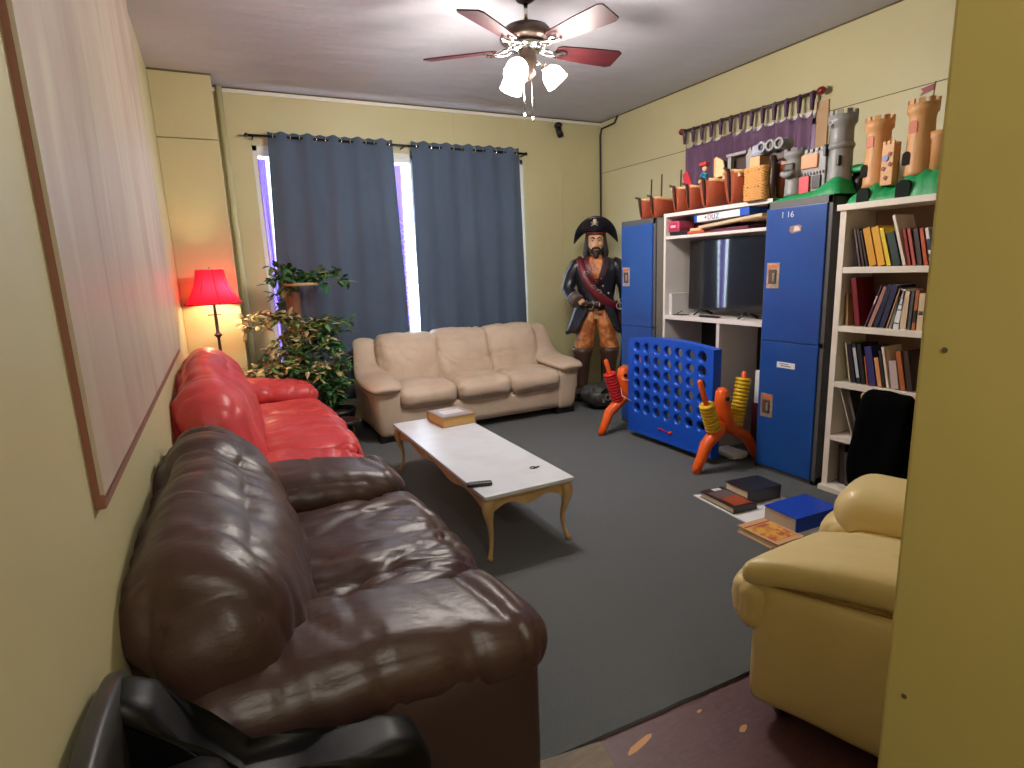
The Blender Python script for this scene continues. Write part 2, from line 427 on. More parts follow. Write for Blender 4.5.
tag(part('wall_cable', mb, M['black']), 'black cable running down the far right room corner', 'cable')
mb = MB(); mb.lohi((XL, 1.4, 0), (XL + .012, 5.7, .11), bev=.003); struct('baseboard_left', mb, M['wall'])
mb = MB(); mb.lohi((.19, YB - .012, 0), (XR, YB, .11), bev=.003); struct('baseboard_back', mb, M['wall'])
# security camera
t = thing('wall_camera', 'small black camera mounted high on the back wall', 'camera', (3.72, YB, 3.03))
mb = MB(); mb.ball((3.72, YB - .06, 3.085), (.045, .045, .032)); mb.cyl((3.72, YB, 3.085), (3.72, YB - .06, 3.085), .02); part('mount', mb, M['black'], t)
mb = MB(); mb.cyl((3.72, YB - .05, 3.05), (3.715, YB - .11, 2.965), .034, .036); part('camera_body', mb, M['black'], t)

# ------------------------------------------------------------------ big board on the left wall
t = thing('painted_board', 'large faded board with pinkish white streaks hung on the left wall', 'board', (XL, 2.8, 1.03))
mb = MB(); mb.prism([(1.364, 1.07), (4.29, 1.07), (4.29, 3.12), (1.364, 3.12)], 'x', XL, XL + .02); part('board_panel', mb, M['mural'], t)
mb = MB(); mb.lohi((XL, 1.36, 1.052), (XL + .02, 4.30, 1.082), bev=.003); mb.lohi((XL, 1.36, 1.08), (XL + .012, 1.366, 3.14)); mb.lohi((XL, 4.28, 1.08), (XL + .02, 4.30, 3.14), bev=.004)
part('frame', mb, M['mural_edge'], t)

# ------------------------------------------------------------------ window behind the curtains
w = MB()
for a, b in (((WX0, WZ0), (WX0 + .045, WZ1)), ((WX1 - .045, WZ0), (WX1, WZ1)), ((WX0, WZ0), (WX1, WZ0 + .05)), ((WX0, WZ1 - .05), (WX1, WZ1)), ((1.96, WZ0), (2.04, WZ1))):
    w.lohi((a[0], YB + .01, a[1]), (b[0], YB + .13, b[1]), bev=.004)
win = struct('window_1', w, M['trim'])
mb = MB(); mb.lohi((WX0 + .04, YB + .10, WZ0 + .04), (1.97, YB + .104, WZ1 - .04)); mb.lohi((2.03, YB + .10, WZ0 + .04), (WX1 - .04, YB + .104, WZ1 - .04))
g = bpy.data.materials.new('window_glass'); g.use_nodes = True
nt = g.node_tree; nt.nodes.clear(); o_ = nt.nodes.new('ShaderNodeOutputMaterial'); a_ = nt.nodes.new('ShaderNodeBsdfTransparent'); b_ = nt.nodes.new('ShaderNodeBsdfGlossy'); b_.inputs['Roughness'].default_value = .02
m_ = nt.nodes.new('ShaderNodeMixShader'); m_.inputs[0].default_value = .08
nt.links.new(a_.outputs[0], m_.inputs[1]); nt.links.new(b_.outputs[0], m_.inputs[2]); nt.links.new(m_.outputs[0], o_.inputs[0])
M['glass'] = g
part('pane', mb, g, win)
for x0, x1, nm in ((WX0 + .03, 1.955, 'white horizontal slat blind behind the left blue curtain'), (2.045, WX1 - .03, 'white horizontal slat blind behind the right blue curtain')):
    t = thing('window_blind', nm, 'blind', ((x0 + x1) / 2, YB + .05, WZ0 + .05), group='blinds in the large window')
    mb = MB(); z = WZ0 + .08
    while z < WZ1 - .08:
        mb.poly([(x0, YB + .03, z), (x1, YB + .03, z), (x1, YB + .058, z + .014), (x0, YB + .058, z + .014)]); z += .036
    part('slats', mb, M['blind'], t, fix=False)
    mb = MB(); mb.lohi((x0, YB + .02, WZ1 - .09), (x1, YB + .07, WZ1 - .05), bev=.004); part('head_rail', mb, M['trim'], t)
def sheer(x0, x1, nm):
    mb = MB(); n = 14; y = YB + .004; A = []; B = []
    for i in range(n + 1):
        x = x0 + (x1 - x0) * i / n; yy = y + .008 * math.sin(i * 2.1)
        A.append((x, yy, WZ1 - .12)); B.append((x + .03 * math.sin(i * .4), yy, WZ0 - .1))
    for i in range(n): mb.poly([A[i], A[i + 1], B[i + 1], B[i]])
    tag(part('sheer_curtain', mb, M['sheer'], fix=False), nm, 'curtain', 'violet sheer curtains')
sheer(WX0 + .04, WX0 + .105, 'narrow violet sheer curtain at the left edge of the window')
sheer(1.77, 1.85, 'narrow violet sheer curtain in the gap between the blue curtains')
mb = MB()
for k in range(12):
    z = .75 + k * .105
    for s in (-1, 1):
        mb.tube([(1.86 - s * .09, YB - .006, z), (1.86 + s * .09, YB - .006, z + .14)], .0025, 5)
mb.lohi((1.765, YB - .01, .7), (1.773, YB - .002, 2.62)); mb.lohi((1.947, YB - .01, .7), (1.955, YB - .002, 2.62))
tag(part('window_grille', mb, M['trim']), 'white diamond lattice grille in the gap between the curtains', 'grille')

# curtain rod and two grommet curtains
CY = 5.94
t = thing('curtain_rod', 'thin black curtain rod across the top of the big window', 'curtain rod', (1.85, CY, 2.74))
def rodz(x): return 2.765 - (x - .42) * .006
mb = MB(); mb.cyl((.42, CY, rodz(.42)), (3.27, CY, rodz(3.27)), .011); part('rod', mb, M['black_metal'], t)
for x in (.42, 3.27):
    mb = MB(); mb.ball((x, CY, rodz(x)), .018); part('finial', mb, M['black_metal'], t)
for x in (.47, 1.86, 3.24):
    mb = MB(); mb.tube([(x, YB, rodz(x) - .02), (x, CY - .01, rodz(x) - .02), (x, CY, rodz(x))], .007, 8); part('bracket', mb, M['black_metal'], t)
def grommet_curtain(x0t, x1t, x0b, x1b, nf, label, seed):
    t = thing('curtain', label, 'curtain', ((x0t + x1t) / 2, CY, .25), group='slate blue grommet curtains on the big window')
    mb = MB(); nx, nz = nf * 14, 26; zt = 2.80; zb = .25; G = []
    for j in range(nz + 1):
        v = j / nz; row = []
        for i in range(nx + 1):
            u = i / nx
            amp = .020 * (1 - .2 * v)
            ph = nf * 2 * PI * u + 1.6 * v * noise.noise(Vector((u * 3, v * 2, seed)))
            x = (x0t + (x1t - x0t) * u) * (1 - v) + (x0b + (x1b - x0b) * u) * v
            y = CY + amp * math.cos(ph) + .028 * v * noise.noise(Vector((u * 6, v * 1.6, seed + 3))) - .02 * v
            z = zt + (zb - zt) * v + (.008 * math.cos(2 * ph) if j == 0 else 0)
            row.append(mb.bm.verts.new((x, y, z)))
        G.append(row)
    for j in range(nz):
        for i in range(nx):
            f = mb.bm.faces.new([G[j][i], G[j][i + 1], G[j + 1][i + 1], G[j + 1][i]]); f.smooth = True
    o = part('cloth', mb, M['cloth_blue'], t, fix=False)
    so = o.modifiers.new('Solidify', 'SOLIDIFY'); so.thickness = .003
    for k in range(nf * 2):
        u = (k + .5) / (nf * 2); x = x0t + (x1t - x0t) * u
        s = -1 if k % 2 == 0 else 1
        mb = MB(); mb.torus((x, CY, rodz(x)), .024, .0055, rotz(R(90 + s * 52)) @ rotx(R(90)), 18, 6)
        part('grommet', mb, M['chrome'], t)
    return t
grommet_curtain(.60, 1.76, .49, 1.80, 5, 'slate blue grommet curtain covering the left half of the window', 1.0)
grommet_curtain(1.955, 3.19, 1.90, 3.22, 5, 'slate blue grommet curtain covering the right half of the window', 5.0)

# ------------------------------------------------------------------ high window and purple tab curtain on the right wall
w = MB()
for a, b in (((CY0, CZ0), (CY0 + .06, CZ1)), ((CY1 - .06, CZ0), (CY1, CZ1)), ((CY0, CZ1 - .05), (CY1, CZ1)), ((CY0, CZ0), (CY1, CZ0 + .05)), ((3.80, CZ0), (3.86, CZ1))):
    w.lohi((XR + .02, a[0], a[1]), (XR + .10, b[0], b[1]), bev=.004)
win2 = struct('window_2', w, M['trim'])
mb = MB(); mb.lohi((XR + .06, CY0 + .05, CZ0 + .04), (XR + .064, CY1 - .05, CZ1 - .04)); part('pane', mb, M['glass'], win2)
mb = MB()
mb.lohi((XR - .018, CY0 - .10, CZ0 - .1), (XR, CY0, CZ1 + .1), bev=.004)
struct('trim_6', mb, M['lt_wood'])
mb = MB(); mb.lohi((XR - .016, CY0 - .01, CZ1), (XR, CY1 + .01, CZ1 + .045), bev=.003); struct('trim_7', mb, M['trim'])
t = thing('curtain_rod', 'dark wooden curtain rod with red ball ends high on the right wall', 'curtain rod', (XR - .07, 3.85, 2.74))
RX = XR - .07
def r2z(y): return 2.735 + (y - 3.1) * .012
mb = MB(); mb.cyl((RX, 3.12, r2z(3.12)), (RX, 4.56, r2z(4.56)), .013); part('rod', mb, M['dark_brown'], t)
for y in (3.10, 4.58):
    mb = MB(); mb.ball((RX, y, r2z(y)), (.030, .036, .030)); part('finial', mb, cmat('dark_red_finial', 120, 34, 26, .35), t)
for y in (3.2, 4.5):
    mb = MB(); mb.tube([(XR, y, r2z(y) - .02), (RX, y, r2z(y))], .008, 8); part('bracket', mb, M['dark_brown'], t)
t = thing('tab_curtain', 'dark purple tab top curtain on the high right wall window', 'curtain', (RX, 3.85, 1.9))
mb = MB(); n = 150; nz = 14; G = []
y0, y1 = 3.17, 4.54; NT = 13
for j in range(nz + 1):
    v = j / nz; row = []
    for i in range(n + 1):
        u = i / n; y = y0 + (y1 - y0) * u
        x = RX + .034 * math.sin(u * NT * 2 * PI * .93 + .5 + 2.0 * noise.noise(Vector((u * 5, 0, 7)))) * (.6 + .4 * noise.noise(Vector((u * 7, 0, 2)))) + .012 * noise.noise(Vector((u * 12, v * 2, 0)))
        tabp = abs(math.sin(PI * (u * (NT - 1))))       # 0 at each tab: the cloth sags between the tabs
        zt = r2z(y) - .115 - (.05 + .05 * noise.noise(Vector((u * 9, 3, 0)))) * tabp
        z = zt * (1 - v) + 1.80 * v
        row.append(mb.bm.verts.new((x, y, z)))
    G.append(row)
for j in range(nz):
    for i in range(n):
        f = mb.bm.faces.new([G[j][i], G[j][i + 1], G[j + 1][i + 1], G[j + 1][i]]); f.smooth = True
o = part('cloth', mb, M['purple_cloth'], t, fix=False); so = o.modifiers.new('Solidify', 'SOLIDIFY'); so.thickness = .003
for k in range(NT):
    y = y0 + (y1 - y0) * k / (NT - 1); z = r2z(y)
    mb = MB(); pts = [(RX + .006, y, z - .12), (RX + .018, y, z - .01), (RX, y, z + .018), (RX - .018, y, z - .01), (RX - .006, y, z - .12)]
    mb.tube(pts, .001, 4, flat=(13, 2.5), up=(1, 0, 0)); 
    part('tab', mb, M['purple_cloth'], t)

# ------------------------------------------------------------------ ceiling fan
FX, FY = 1.905, 3.405
t = thing('ceiling_fan', 'five blade ceiling fan with cherry blades and lit glass shades', 'ceiling fan', (FX, FY, H))
mb = MB(); mb.lathe([(.025, 3.085), (.055, 3.10), (.075, 3.14), (.078, H)], (FX, FY, 0)); part('canopy', mb, M['fan_body'], t)
mb = MB(); mb.cyl((FX, FY, 2.97), (FX, FY, 3.10), .013); part('downrod', mb, M['chrome'], t)
mb = MB(); mb.lathe([(.02, 2.990), (.035, 2.980), (.06, 2.975), (.135, 2.945), (.165, 2.910), (.168, 2.880), (.15, 2.865), (.1, 2.855), (.02, 2.850)], (FX, FY, 0)); motor = part('motor_housing', mb, M['fan_body'], t)
mb = MB(); mb.lathe([(.105, 2.860), (.118, 2.845), (.10, 2.830), (.09, 2.820), (.05, 2.815)], (FX, FY, 0)); mb.torus((FX, FY, 2.840), .112, .012); part('chrome_ring', mb, M['chrome'], t)
mb = MB(); mb.lathe([(.05, 2.845), (.058, 2.805), (.058, 2.745), (.048, 2.715), (.052, 2.685), (.03, 2.660), (.005, 2.645)], (FX, FY, 0)); part('light_kit', mb, M['fan_body'], t)
for k in range(5):
    a = R(141 + 72 * k); q = rotz(a)
    mb = MB()
    # curled iron bracket
    for s in (-1, 1):
        pts = [q @ Vector(p) for p in ((.09, 0, 0), (.13, s * .035, -.006), (.17, s * .03, -.012), (.20, s * .008, -.012), (.235, s * .035, -.008), (.27, s * .02, -.006))]
        mb.tube([p + Vector((FX, FY, 2.830)) for p in pts], .009, 8)
    br = part('blade_arm', mb, M['chrome'], t)
    mb = MB(); out = []
    L0, L1 = .20, .655
    prof = [(L0, .045), (L0 + .03, .060), (.45, .078), (L1 - .03, .085), (L1, .07)]
    up_ = [(x, w) for x, w in prof]; dn = [(x, -w) for x, w in prof[::-1]]
    tilt = rotx(R(-14))
    top = [q @ (tilt @ Vector((0, y, .004)) + Vector((x, 0, 0))) + Vector((FX, FY, 2.835)) for x, y in up_ + dn]
    bot = [q @ (tilt @ Vector((0, y, -.004)) + Vector((x, 0, 0))) + Vector((FX, FY, 2.835)) for x, y in up_ + dn]
    A = [mb.bm.verts.new(p) for p in top]; B = [mb.bm.verts.new(p) for p in bot]
    mb.bm.faces.new(A); mb.bm.faces.new(B[::-1])
    for i in range(len(A)): mb.bm.faces.new([A[i], A[(i + 1) % len(A)], B[(i + 1) % len(A)], B[i]])
    part('blade', mb, M['fan_blade'], t)
for k in range(3):
    a = R(-22 + 120 * k); d = Vector((math.cos(a), math.sin(a), 0)); c = Vector((FX, FY, 0))
    mb = MB(); mb.tube([c + d * .04 + Vector((0, 0, 2.745)), c + d * .085 + Vector((0, 0, 2.750)), c + d * .11 + Vector((0, 0, 2.725))], .010, 8)
    mb.cyl(c + d * .103 + Vector((0, 0, 2.732)), c + d * .125 + Vector((0, 0, 2.705)), .026)
    part('lamp_arm', mb, M['chrome'], t)
    ax = (d * .75 + Vector((0, 0, -1))).normalized()
    q = Vector((0, 0, 1)).rotation_difference(ax).to_matrix()
    mb = MB(); mb.lathe([(.030, 0), (.050, .018), (.064, .042), (.069, .068), (.070, .090), (.074, .108), (.070, .110), (.060, .100), (.03, .104), (.0, .106)], c + d * .125 + Vector((0, 0, 2.720)), 20, rot=q)
    part('glass_shade', mb, M['globe'], t)
    L = bpy.data.lights.new('fan_bulb', 'POINT'); L.energy = FAN_W; L.color = (1.0, .93, .86); L.shadow_soft_size = .09
    lo = bpy.data.objects.new('fan_bulb', L); lo.location = c + d * .23 + Vector((0, 0, 2.535)); col.objects.link(lo)
for dx, z in ((-.045, 2.42), (.01, 2.40)):
    mb = MB(); mb.cyl((FX + dx, FY - .03, 2.70), (FX + dx, FY - .03, z + .03), .0022, seg=6); mb.lathe([(.002, z), (.006, z + .008), (.006, z + .028), (.002, z + .034)], (FX + dx, FY - .03, 0), 8)
    part('pull_chain', mb, M['chrome'], t)
# ------------------------------------------------------------------ puffy leather loveseats along the left wall (facing +x)
def loveseat(name, label, x0, y0, y1, depth, back, arm, seat, aw, L_, F_, seed, seam_y=None, kidney=0.0, near_arm=None):
    """y0 near end, y1 far end; aw arm width"""
    t = thing(name, label, 'sofa', (x0 + depth / 2, (y0 + y1) / 2, 0))
    mb = MB(); mb.rbox((x0 + depth / 2 + .02, (y0 + y1) / 2, .235), (depth - .12, y1 - y0 - .06, .37), .05, 14); part('base', mb, F_, t)
    mb = MB(); mb.rbox((x0 + .07, (y0 + y1) / 2 + .04, back / 2), (.11, y1 - y0 - .30, back - .06), .04, 14); part('back_frame', mb, F_, t)
    for yy in (y0 + .12, y1 - .12):
        for xx in (x0 + .12, x0 + depth - .12):
            mb = MB(); mb.cyl((xx, yy, 0), (xx, yy, .07), .025, .03); part('foot', mb, M['black'], t)
    # seat cushion
    ys, ye = y0 + aw - .03, y1 - aw + .05
    mb = MB()
    fn = wrinkle(.027, 7.0, 2.6, 2, seed, .020)
    mb.rbox((x0 + depth * .62, (ys + ye) / 2, seat - .10), (depth * .76 + .10, ye - ys, .24), .10, 72, (.04, .02, .035), fn)
    part('seat_cushion', mb, L_, t)
    # arms: a side panel and a stuffed roll on top that bulges at the front
    for k, (a0, a1) in enumerate(((y0, y0 + aw), (y1 - aw, y1))):
        yc = (a0 + a1) / 2; full = arm; arm = near_arm if (k == 0 and near_arm) else arm
        mb = MB(); mb.rbox((x0 + depth / 2 + .01, yc + (.0 if k == 0 else .0), (arm - .06) / 2 + .02), (depth - .03, aw - .05, arm - .10), .07, 14, (.0, .02, 0)); part('arm_panel', mb, F_, t)
        mb = MB(); fn = wrinkle(.018, 2.0, 6.0, 2, seed + 5 + k, .014)
        def arm_fn(p, nr, fn=fn, depth=depth):
            u = p.x / (depth * .45)
            return fn(p, nr) + Vector((0, 0, -.03 * u * u * (1 if u > 0 else .2) + .012 * math.sin(p.x * 9 + seed) + (.05 * max(0, -u) ** 2)))
        mb.rbox((x0 + depth / 2 + .03, yc + (.015 if k == 0 else 0), arm - .085), (depth - .03, aw, .20), .098, 60, (.02, .01, .02), arm_fn)
        part('arm_cushion', mb, L_, t); arm = full
    # back cushion leaning on the frame: fat at the bottom, drawn in near the top
    yb0, yb1 = y0 + .115, y1 - .10
    if seam_y is None: spans = [(yb0, yb1)]
    else: spans = [(yb0, seam_y + .01), (seam_y - .01, yb1)]
    for k, (b0, b1) in enumerate(spans):
        fn = wrinkle(.030, 5.5, 1.5, 2.6, seed + 9 + 3 * k, .020)
        hh = back + .05 - seat + .10
        def bfn(p, nr, fn=fn, hh=hh, b0=b0, b1=b1):
            v = (p.z / hh) + .5
            e = abs(p.y) / ((b1 - b0) / 2)
            o = fn(p, nr)
            o.x += .07 * (1 - v) * (1 if p.x > 0 else .2) - .05 * v
            o.z += -.06 * e ** 4 - kidney * max(0, 1 - abs(v - .55) * 5) * (1 if p.x > 0 else 0) * .1
            return o
        mb = MB(); mb.rbox((x0 + .185, (b0 + b1) / 2, seat - .10 + hh / 2), (.33, b1 - b0, hh), .15, 80, (.05, .03, .04), bfn)
        part('back_cushion', mb, L_, t)
    return t
loveseat('leather_loveseat', 'dark brown creased leather loveseat nearest the camera against the left wall', -.25, 1.17, 2.90, .93, .86, .61, .49, .40, M['brown_leather'], M['brown_side'], 2.0)
loveseat('leather_loveseat', 'shiny red leather loveseat behind the brown one, beneath the floor lamp', -.25, 2.98, 5.22, .89, .95, .66, .51, .40, M['red_leather'], M['red_frame'], 21.0, near_arm=.53)

# ------------------------------------------------------------------ beige three seat sofa below the window (facing -y)
def beige():
    x0, x1, yf, yb = 1.11, 3.27, 4.90, 5.80
    t = thing('leather_sofa', 'beige leather three seat sofa in front of the blue curtains', 'sofa', ((x0 + x1) / 2, (yf + yb) / 2, 0))
    L_ = M['beige_leather']
    mb = MB(); mb.rbox(((x0 + x1) / 2, (yf + yb) / 2 + .02, .19), (x1 - x0 - .36, yb - yf - .06, .24), .025, 14); part('base', mb, L_, t)
    mb = MB(); mb.rbox(((x0 + x1) / 2, yb - .07, .43), (x1 - x0 - .16, .14, .72), .05, 14); part('back_frame', mb, L_, t)
    for xx in (x0 + .16, x1 - .16):
        for yy in (yf + .12, yb - .1):
            mb = MB(); mb.lohi((xx - .11, yy - .05, 0), (xx + .11, yy + .05, .06)); part('foot', mb, M['black'], t)
    xs = [x0 + .23, x0 + .23 + .567, x0 + .23 + 1.133, x1 - .23]
    for k in range(3):
        a, b = xs[k], xs[k + 1]
        mb = MB(); mb.rbox(((a + b) / 2, yf + .34, .385), (b - a + .005, .70, .19), .075, 44, (.0, .03, .035), wrinkle(.011, 4.5, 3, 2, 30 + k, .012))
        part('seat_cushion', mb, L_, t)
        def bf(p, nr, k=k):
            v = p.z / .50 + .5
            o = wrinkle(.014, 1.6, 3.6, 5.0, 43 + k * 3, .012)(p, nr)
            o.y += -.10 * (1 - v) * (1 if p.y < 0 else .4) + .06 * v
            return o
        mb = MB(); mb.rbox(((a + b) / 2, yb - .27, .645), (b - a + .05, .26, .52), .085, 50, (.02, .035, .02), bf)
        part('back_cushion', mb, L_, t)
    for s, xc in ((-1, x0 + .13), (1, x1 - .13)):
        # body of the arm: tapers inward to the floor, seen as an upright slab with rounded front
        mb = MB()
        def af(p, nr, s=s):
            v = p.z / .44 + .5
            return Vector((-s * .05 * (1 - v) * (1 if p.x * s > 0 else 0), .03 * (1 - v) * (1 if p.y < 0 else 0), 0))
        mb.rbox((xc, (yf + yb) / 2 - .01, .27), (.26, yb - yf - .04, .44), .05, 14, fn=af); part('arm_body', mb, L_, t)
        # padded lid: flat on the arm, rising behind to the top of the back
        mb = MB(); rings = []
        path = [(yf - .035, .475, .04), (yf - .02, .495, .07), (yf + .10, .515, .085), (yf + .36, .52, .085), (yf + .50, .545, .085), (yf + .60, .62, .075), (yf + .655, .73, .065), (yf + .70, .82, .06), (yf + .76, .865, .05), (yf + .84, .86, .03)]
        pp = [Vector((xc + s * .01, y, z)) for y, z, r in path]
        mb.tube(pp, [(h_ * 2.0 if h_ > .05 else h_ * 2.2, h_ * .75) for y, z, h_ in path], 20, up=(0, 0, 1))
        o = part('arm_pad', mb, L_, t); sb = o.modifiers.new('Subdivision', 'SUBSURF'); sb.levels = 1; sb.render_levels = 2
    return t
beige()

# ------------------------------------------------------------------ cream armchair behind the passage wall (facing +y)
def armchair():
    x0, x1, y0, y1 = 1.375, 2.33, .27, 1.19
    rz_ = 0.0
    t = thing('leather_armchair', 'cream yellow leather armchair half hidden behind the passage wall', 'armchair', ((x0 + x1) / 2, (y0 + y1) / 2, 0))
    L_ = M['cream_leather']
    mb = MB(); mb.rbox(((x0 + x1) / 2, (y0 + y1) / 2 - .02, .24), (x1 - x0 - .2, y1 - y0 - .12, .36), .05, 10); part('base', mb, L_, t)
    for xx in (x0 + .14, x1 - .14):
        for yy in (y0 + .1, y1 - .12):
            mb = MB(); mb.cyl((xx, yy, 0), (xx, yy, .07), .03); part('foot', mb, M['black'], t)
    for s, xc in ((-1, x0 + .17), (1, x1 - .17)):
        mb = MB()
        def af(p, nr, s=s):
            v = p.z / .5 + .5
            return Vector((0, 0, 0)) + nr * .006 * noise.noise(p * 4)
        mb.rbox((xc + s * .0, (y0 + y1) / 2 - .02 - (.09 if s > 0 else 0), .29), (.28, y1 - y0 - .02, .46), .045, 16, (.012, .0, 0), af); part('arm_body', mb, L_, t)
        mb = MB()
        def lf(p, nr, s=s):
            if s > 0: return nr * .005 * noise.noise(p * 9)
            u = (p.y / .46)
            wv = noise.noise(Vector((p.x * 10, p.y * 16, p.z * 4)))
            return Vector(((.10 * max(0, .5 - u * .6) * (1 if p.x < 0 else .0)), -.30 * (p.x + .18) * (1 if p.y > 0 else 0) * min(1, max(0, p.y) / .2), (-.045 * max(0, u) ** 3))) + nr * (.004 * wv)
        mb.rbox((xc + (.0 if s > 0 else .022), (y0 + y1) / 2 - .005 - (.09 if s > 0 else 0), .548 + (-.01 if s > 0 else .022)), (.39 if s < 0 else .345, y1 - y0 + .0, .088 if s < 0 else .20), .036 if s < 0 else .095, 34, (.0, .01, .018), lf)
        pad = part('arm_pad', mb, L_, t)
        mb = MB(); mb.tube([(xc - .085, y0 + .05, .524), (xc - .12, (y0 + y1) / 2, .524), (xc - .155, y1 - .05, .507), (xc - .115, y1 - .008, .495), (xc + .12, y1 - .008, .495)], .004, 6)
        if s < 0: part('piping', mb, cmat('ochre_piping', 150, 110, 60), pad)
        mb = MB(); mb.rbox((xc - .03, y1 - .04 - (.09 if s > 0 else 0), .41), (.25, .13, .20), .09, 18, (.0, .03, .0), wrinkle(.006, 2, 9, 9, 3, .004)); part('arm_front', mb, L_, t)
    mb = MB(); mb.rbox(((x0 + x1) / 2, y1 - .50, .42), (x1 - x0 - .50, .70, .15), .07, 16, (.0, .02, .03), wrinkle(.006, 3, 5, 2, 4)); part('seat_cushion', mb, L_, t)
    mb = MB(); mb.rbox(((x0 + x1) / 2, y0 + .13, .60), (x1 - x0 - .42, .22, .62), .09, 18, (.0, .03, .03), wrinkle(.008, 3, 2, 5, 8)); part('back_cushion', mb, L_, t)
    piv = Vector((1.40, 1.16, 0)); q = Matrix.Rotation(R(19), 4, 'Z')
    t.location = piv + q @ (t.location - piv); t.rotation_euler.z = R(19)
    return t
armchair()

# ------------------------------------------------------------------ black leather chair in the near left corner (facing +x)
t = thing('black_leather_chair', 'black leather tub chair in the near left corner beside the brown loveseat', 'armchair', (.05, .62, 0))
mb = MB(); mb.rbox((.02, .66, .22), (.46, .62, .30), .05, 10); part('base', mb, M['black_leather'], t)
mb = MB()
mb.rbox((-.237, .74, .52), (.045, .80, .70), .022, 18, fn=lambda p, n: Vector((0, 0, .06 * (p.y / .4) - .10 * (p.y / .4) ** 2 if p.z > 0 else 0)))
part('back_shell', mb, cmat('dark_grey_shell', 40, 40, 38, .4), t)
mb = MB(); mb.rbox((-.145, .70, .57), (.12, .62, .50), .055, 18, (.03, 0, .0), lambda p, n: Vector((.03 * p.y, 0, -.12 * (p.y / .32) ** 2 * (p.z > 0)))); part('back_cushion', mb, M['black_leather'], t)
mb = MB(); mb.rbox((.06, .70, .41), (.40, .46, .12), .05, 14, (0, 0, .02)); part('seat_cushion', mb, M['black_leather'], t)
prof = [(-.245, .12), (.27, .12), (.285, .30), (.285, .50), (.262, .56), (.20, .585), (.05, .580), (-.06, .60), (-.13, .70), (-.17, .82), (-.21, .845), (-.245, .845)]
for y in (1.045, .36):
    mb = MB(); mb.prism(prof, 'y', y - .05, y + .05)
    bmesh.ops.bevel(mb.bm, geom=[e for e in mb.bm.edges if abs(e.verts[0].co.y - e.verts[1].co.y) < 1e-6], offset=.03, segments=4, profile=.6, affect='EDGES')
    for f in mb.bm.faces: f.smooth = True
    part('armrest', mb, M['black_leather'], t)
for xx in (-.15, .2):
    for yy in (.42, .9):
        mb = MB(); mb.cyl((xx, yy, 0), (xx, yy, .09), .018); part('leg', mb, M['black_metal'], t)

# ------------------------------------------------------------------ coffee table
TX0, TX1, TY0, TY1, TZ = 1.085, 1.625, 2.515, 4.22, .372
t = thing('coffee_table', 'long low coffee table with white top and curved gilt legs', 'table', ((TX0 + TX1) / 2, (TY0 + TY1) / 2, 0))
mb = MB(); mb.lohi((TX0, TY0, TZ - .022), (TX1, TY1, TZ), bev=.006); part('tabletop', mb, M['table_top'], t)
mb = MB(); mb.lohi((TX0 + .012, TY0 + .012, TZ - .036), (TX1 - .012, TY1 - .012, TZ - .022), bev=.004); part('table_edge', mb, M['table_wood'], t)
def apron(L, cusps):
    pts = [(0, 0), (L, 0)]; n = 40; low = []
    for i in range(n + 1):
        u = 1 - i / n; d = .052 + .016 * math.cos(u * 2 * PI * cusps) + .022 * (abs(2 * u - 1) ** 6)
        low.append((u * L, -d))
    return pts + low
for y in (TY0 + .035, TY1 - .055):
    mb = MB(); mb.prism([(TX0 + .03 + u, TZ - .035 + v) for u, v in apron(TX1 - TX0 - .06, 2)], 'y', y, y + .02); part('apron', mb, M['table_wood'], t)
for x in (TX0 + .03, TX1 - .05):
    mb = MB(); mb.prism([(TY0 + .04 + u, TZ - .035 + v) for u, v in apron(TY1 - TY0 - .08, 3)], 'x', x, x + .02); part('apron', mb, M['table_wood'], t)
for sx, x in ((-1, TX0 + .045), (1, TX1 - .045)):
    for sy, y in ((-1, TY0 + .05), (1, TY1 - .05)):
        d = Vector((sx, sy, 0)) * .7071
        prof = [(.012, TZ - .036, .030), (.020, TZ - .07, .034), (.024, TZ - .10, .030), (.012, TZ - .15, .021), (-.004, TZ - .21, .015), (-.008, TZ - .26, .012), (.002, TZ - .31, .011), (.016, TZ - .345, .013), (.024, .014, .017), (.022, 0, .014)]
        mb = MB(); mb.tube([Vector((x, y, 0)) + d * o + Vector((0, 0, z)) for o, z, r in prof], [r for o, z, r in prof], 12); part('leg', mb, M['table_wood'], t)

def book(name, label, c, size, rz_, cover, group=None, spine='y', pages=None, z0=0.0):
    """flat lying book: size = (w along x, d along y, thickness); spine side: '+x','-x','+y','-y'"""
    w, d, h = size
    t = thing(name, label, 'book', (c[0], c[1], z0), rz_, group)
    mb = MB(); th = min(.004, h * .12)
    mb.lohi((-w / 2, -d / 2, 0), (w / 2, d / 2, th)); mb.lohi((-w / 2, -d / 2, h - th), (w / 2, d / 2, h))
    if spine == '+x': mb.lohi((w / 2 - th, -d / 2, th), (w / 2, d / 2, h - th))
    if spine == '-x': mb.lohi((-w / 2, -d / 2, th), (-w / 2 + th, d / 2, h - th))
    if spine == '+y': mb.lohi((-w / 2, d / 2 - th, th), (w / 2, d / 2, h - th))
    if spine == '-y': mb.lohi((-w / 2, -d / 2, th), (w / 2, -d / 2 + th, h - th))
    part('cover', mb, cover, t, world=False)
    i = .006
    mb = MB(); mb.lohi((-w / 2 + (th if spine == '-x' else i), -d / 2 + (th if spine == '-y' else i), th), (w / 2 - (th if spine == '+x' else i), d / 2 - (th if spine == '+y' else i), h - th)); part('pages', mb, pages or M['pages'], t, world=False)
    return t
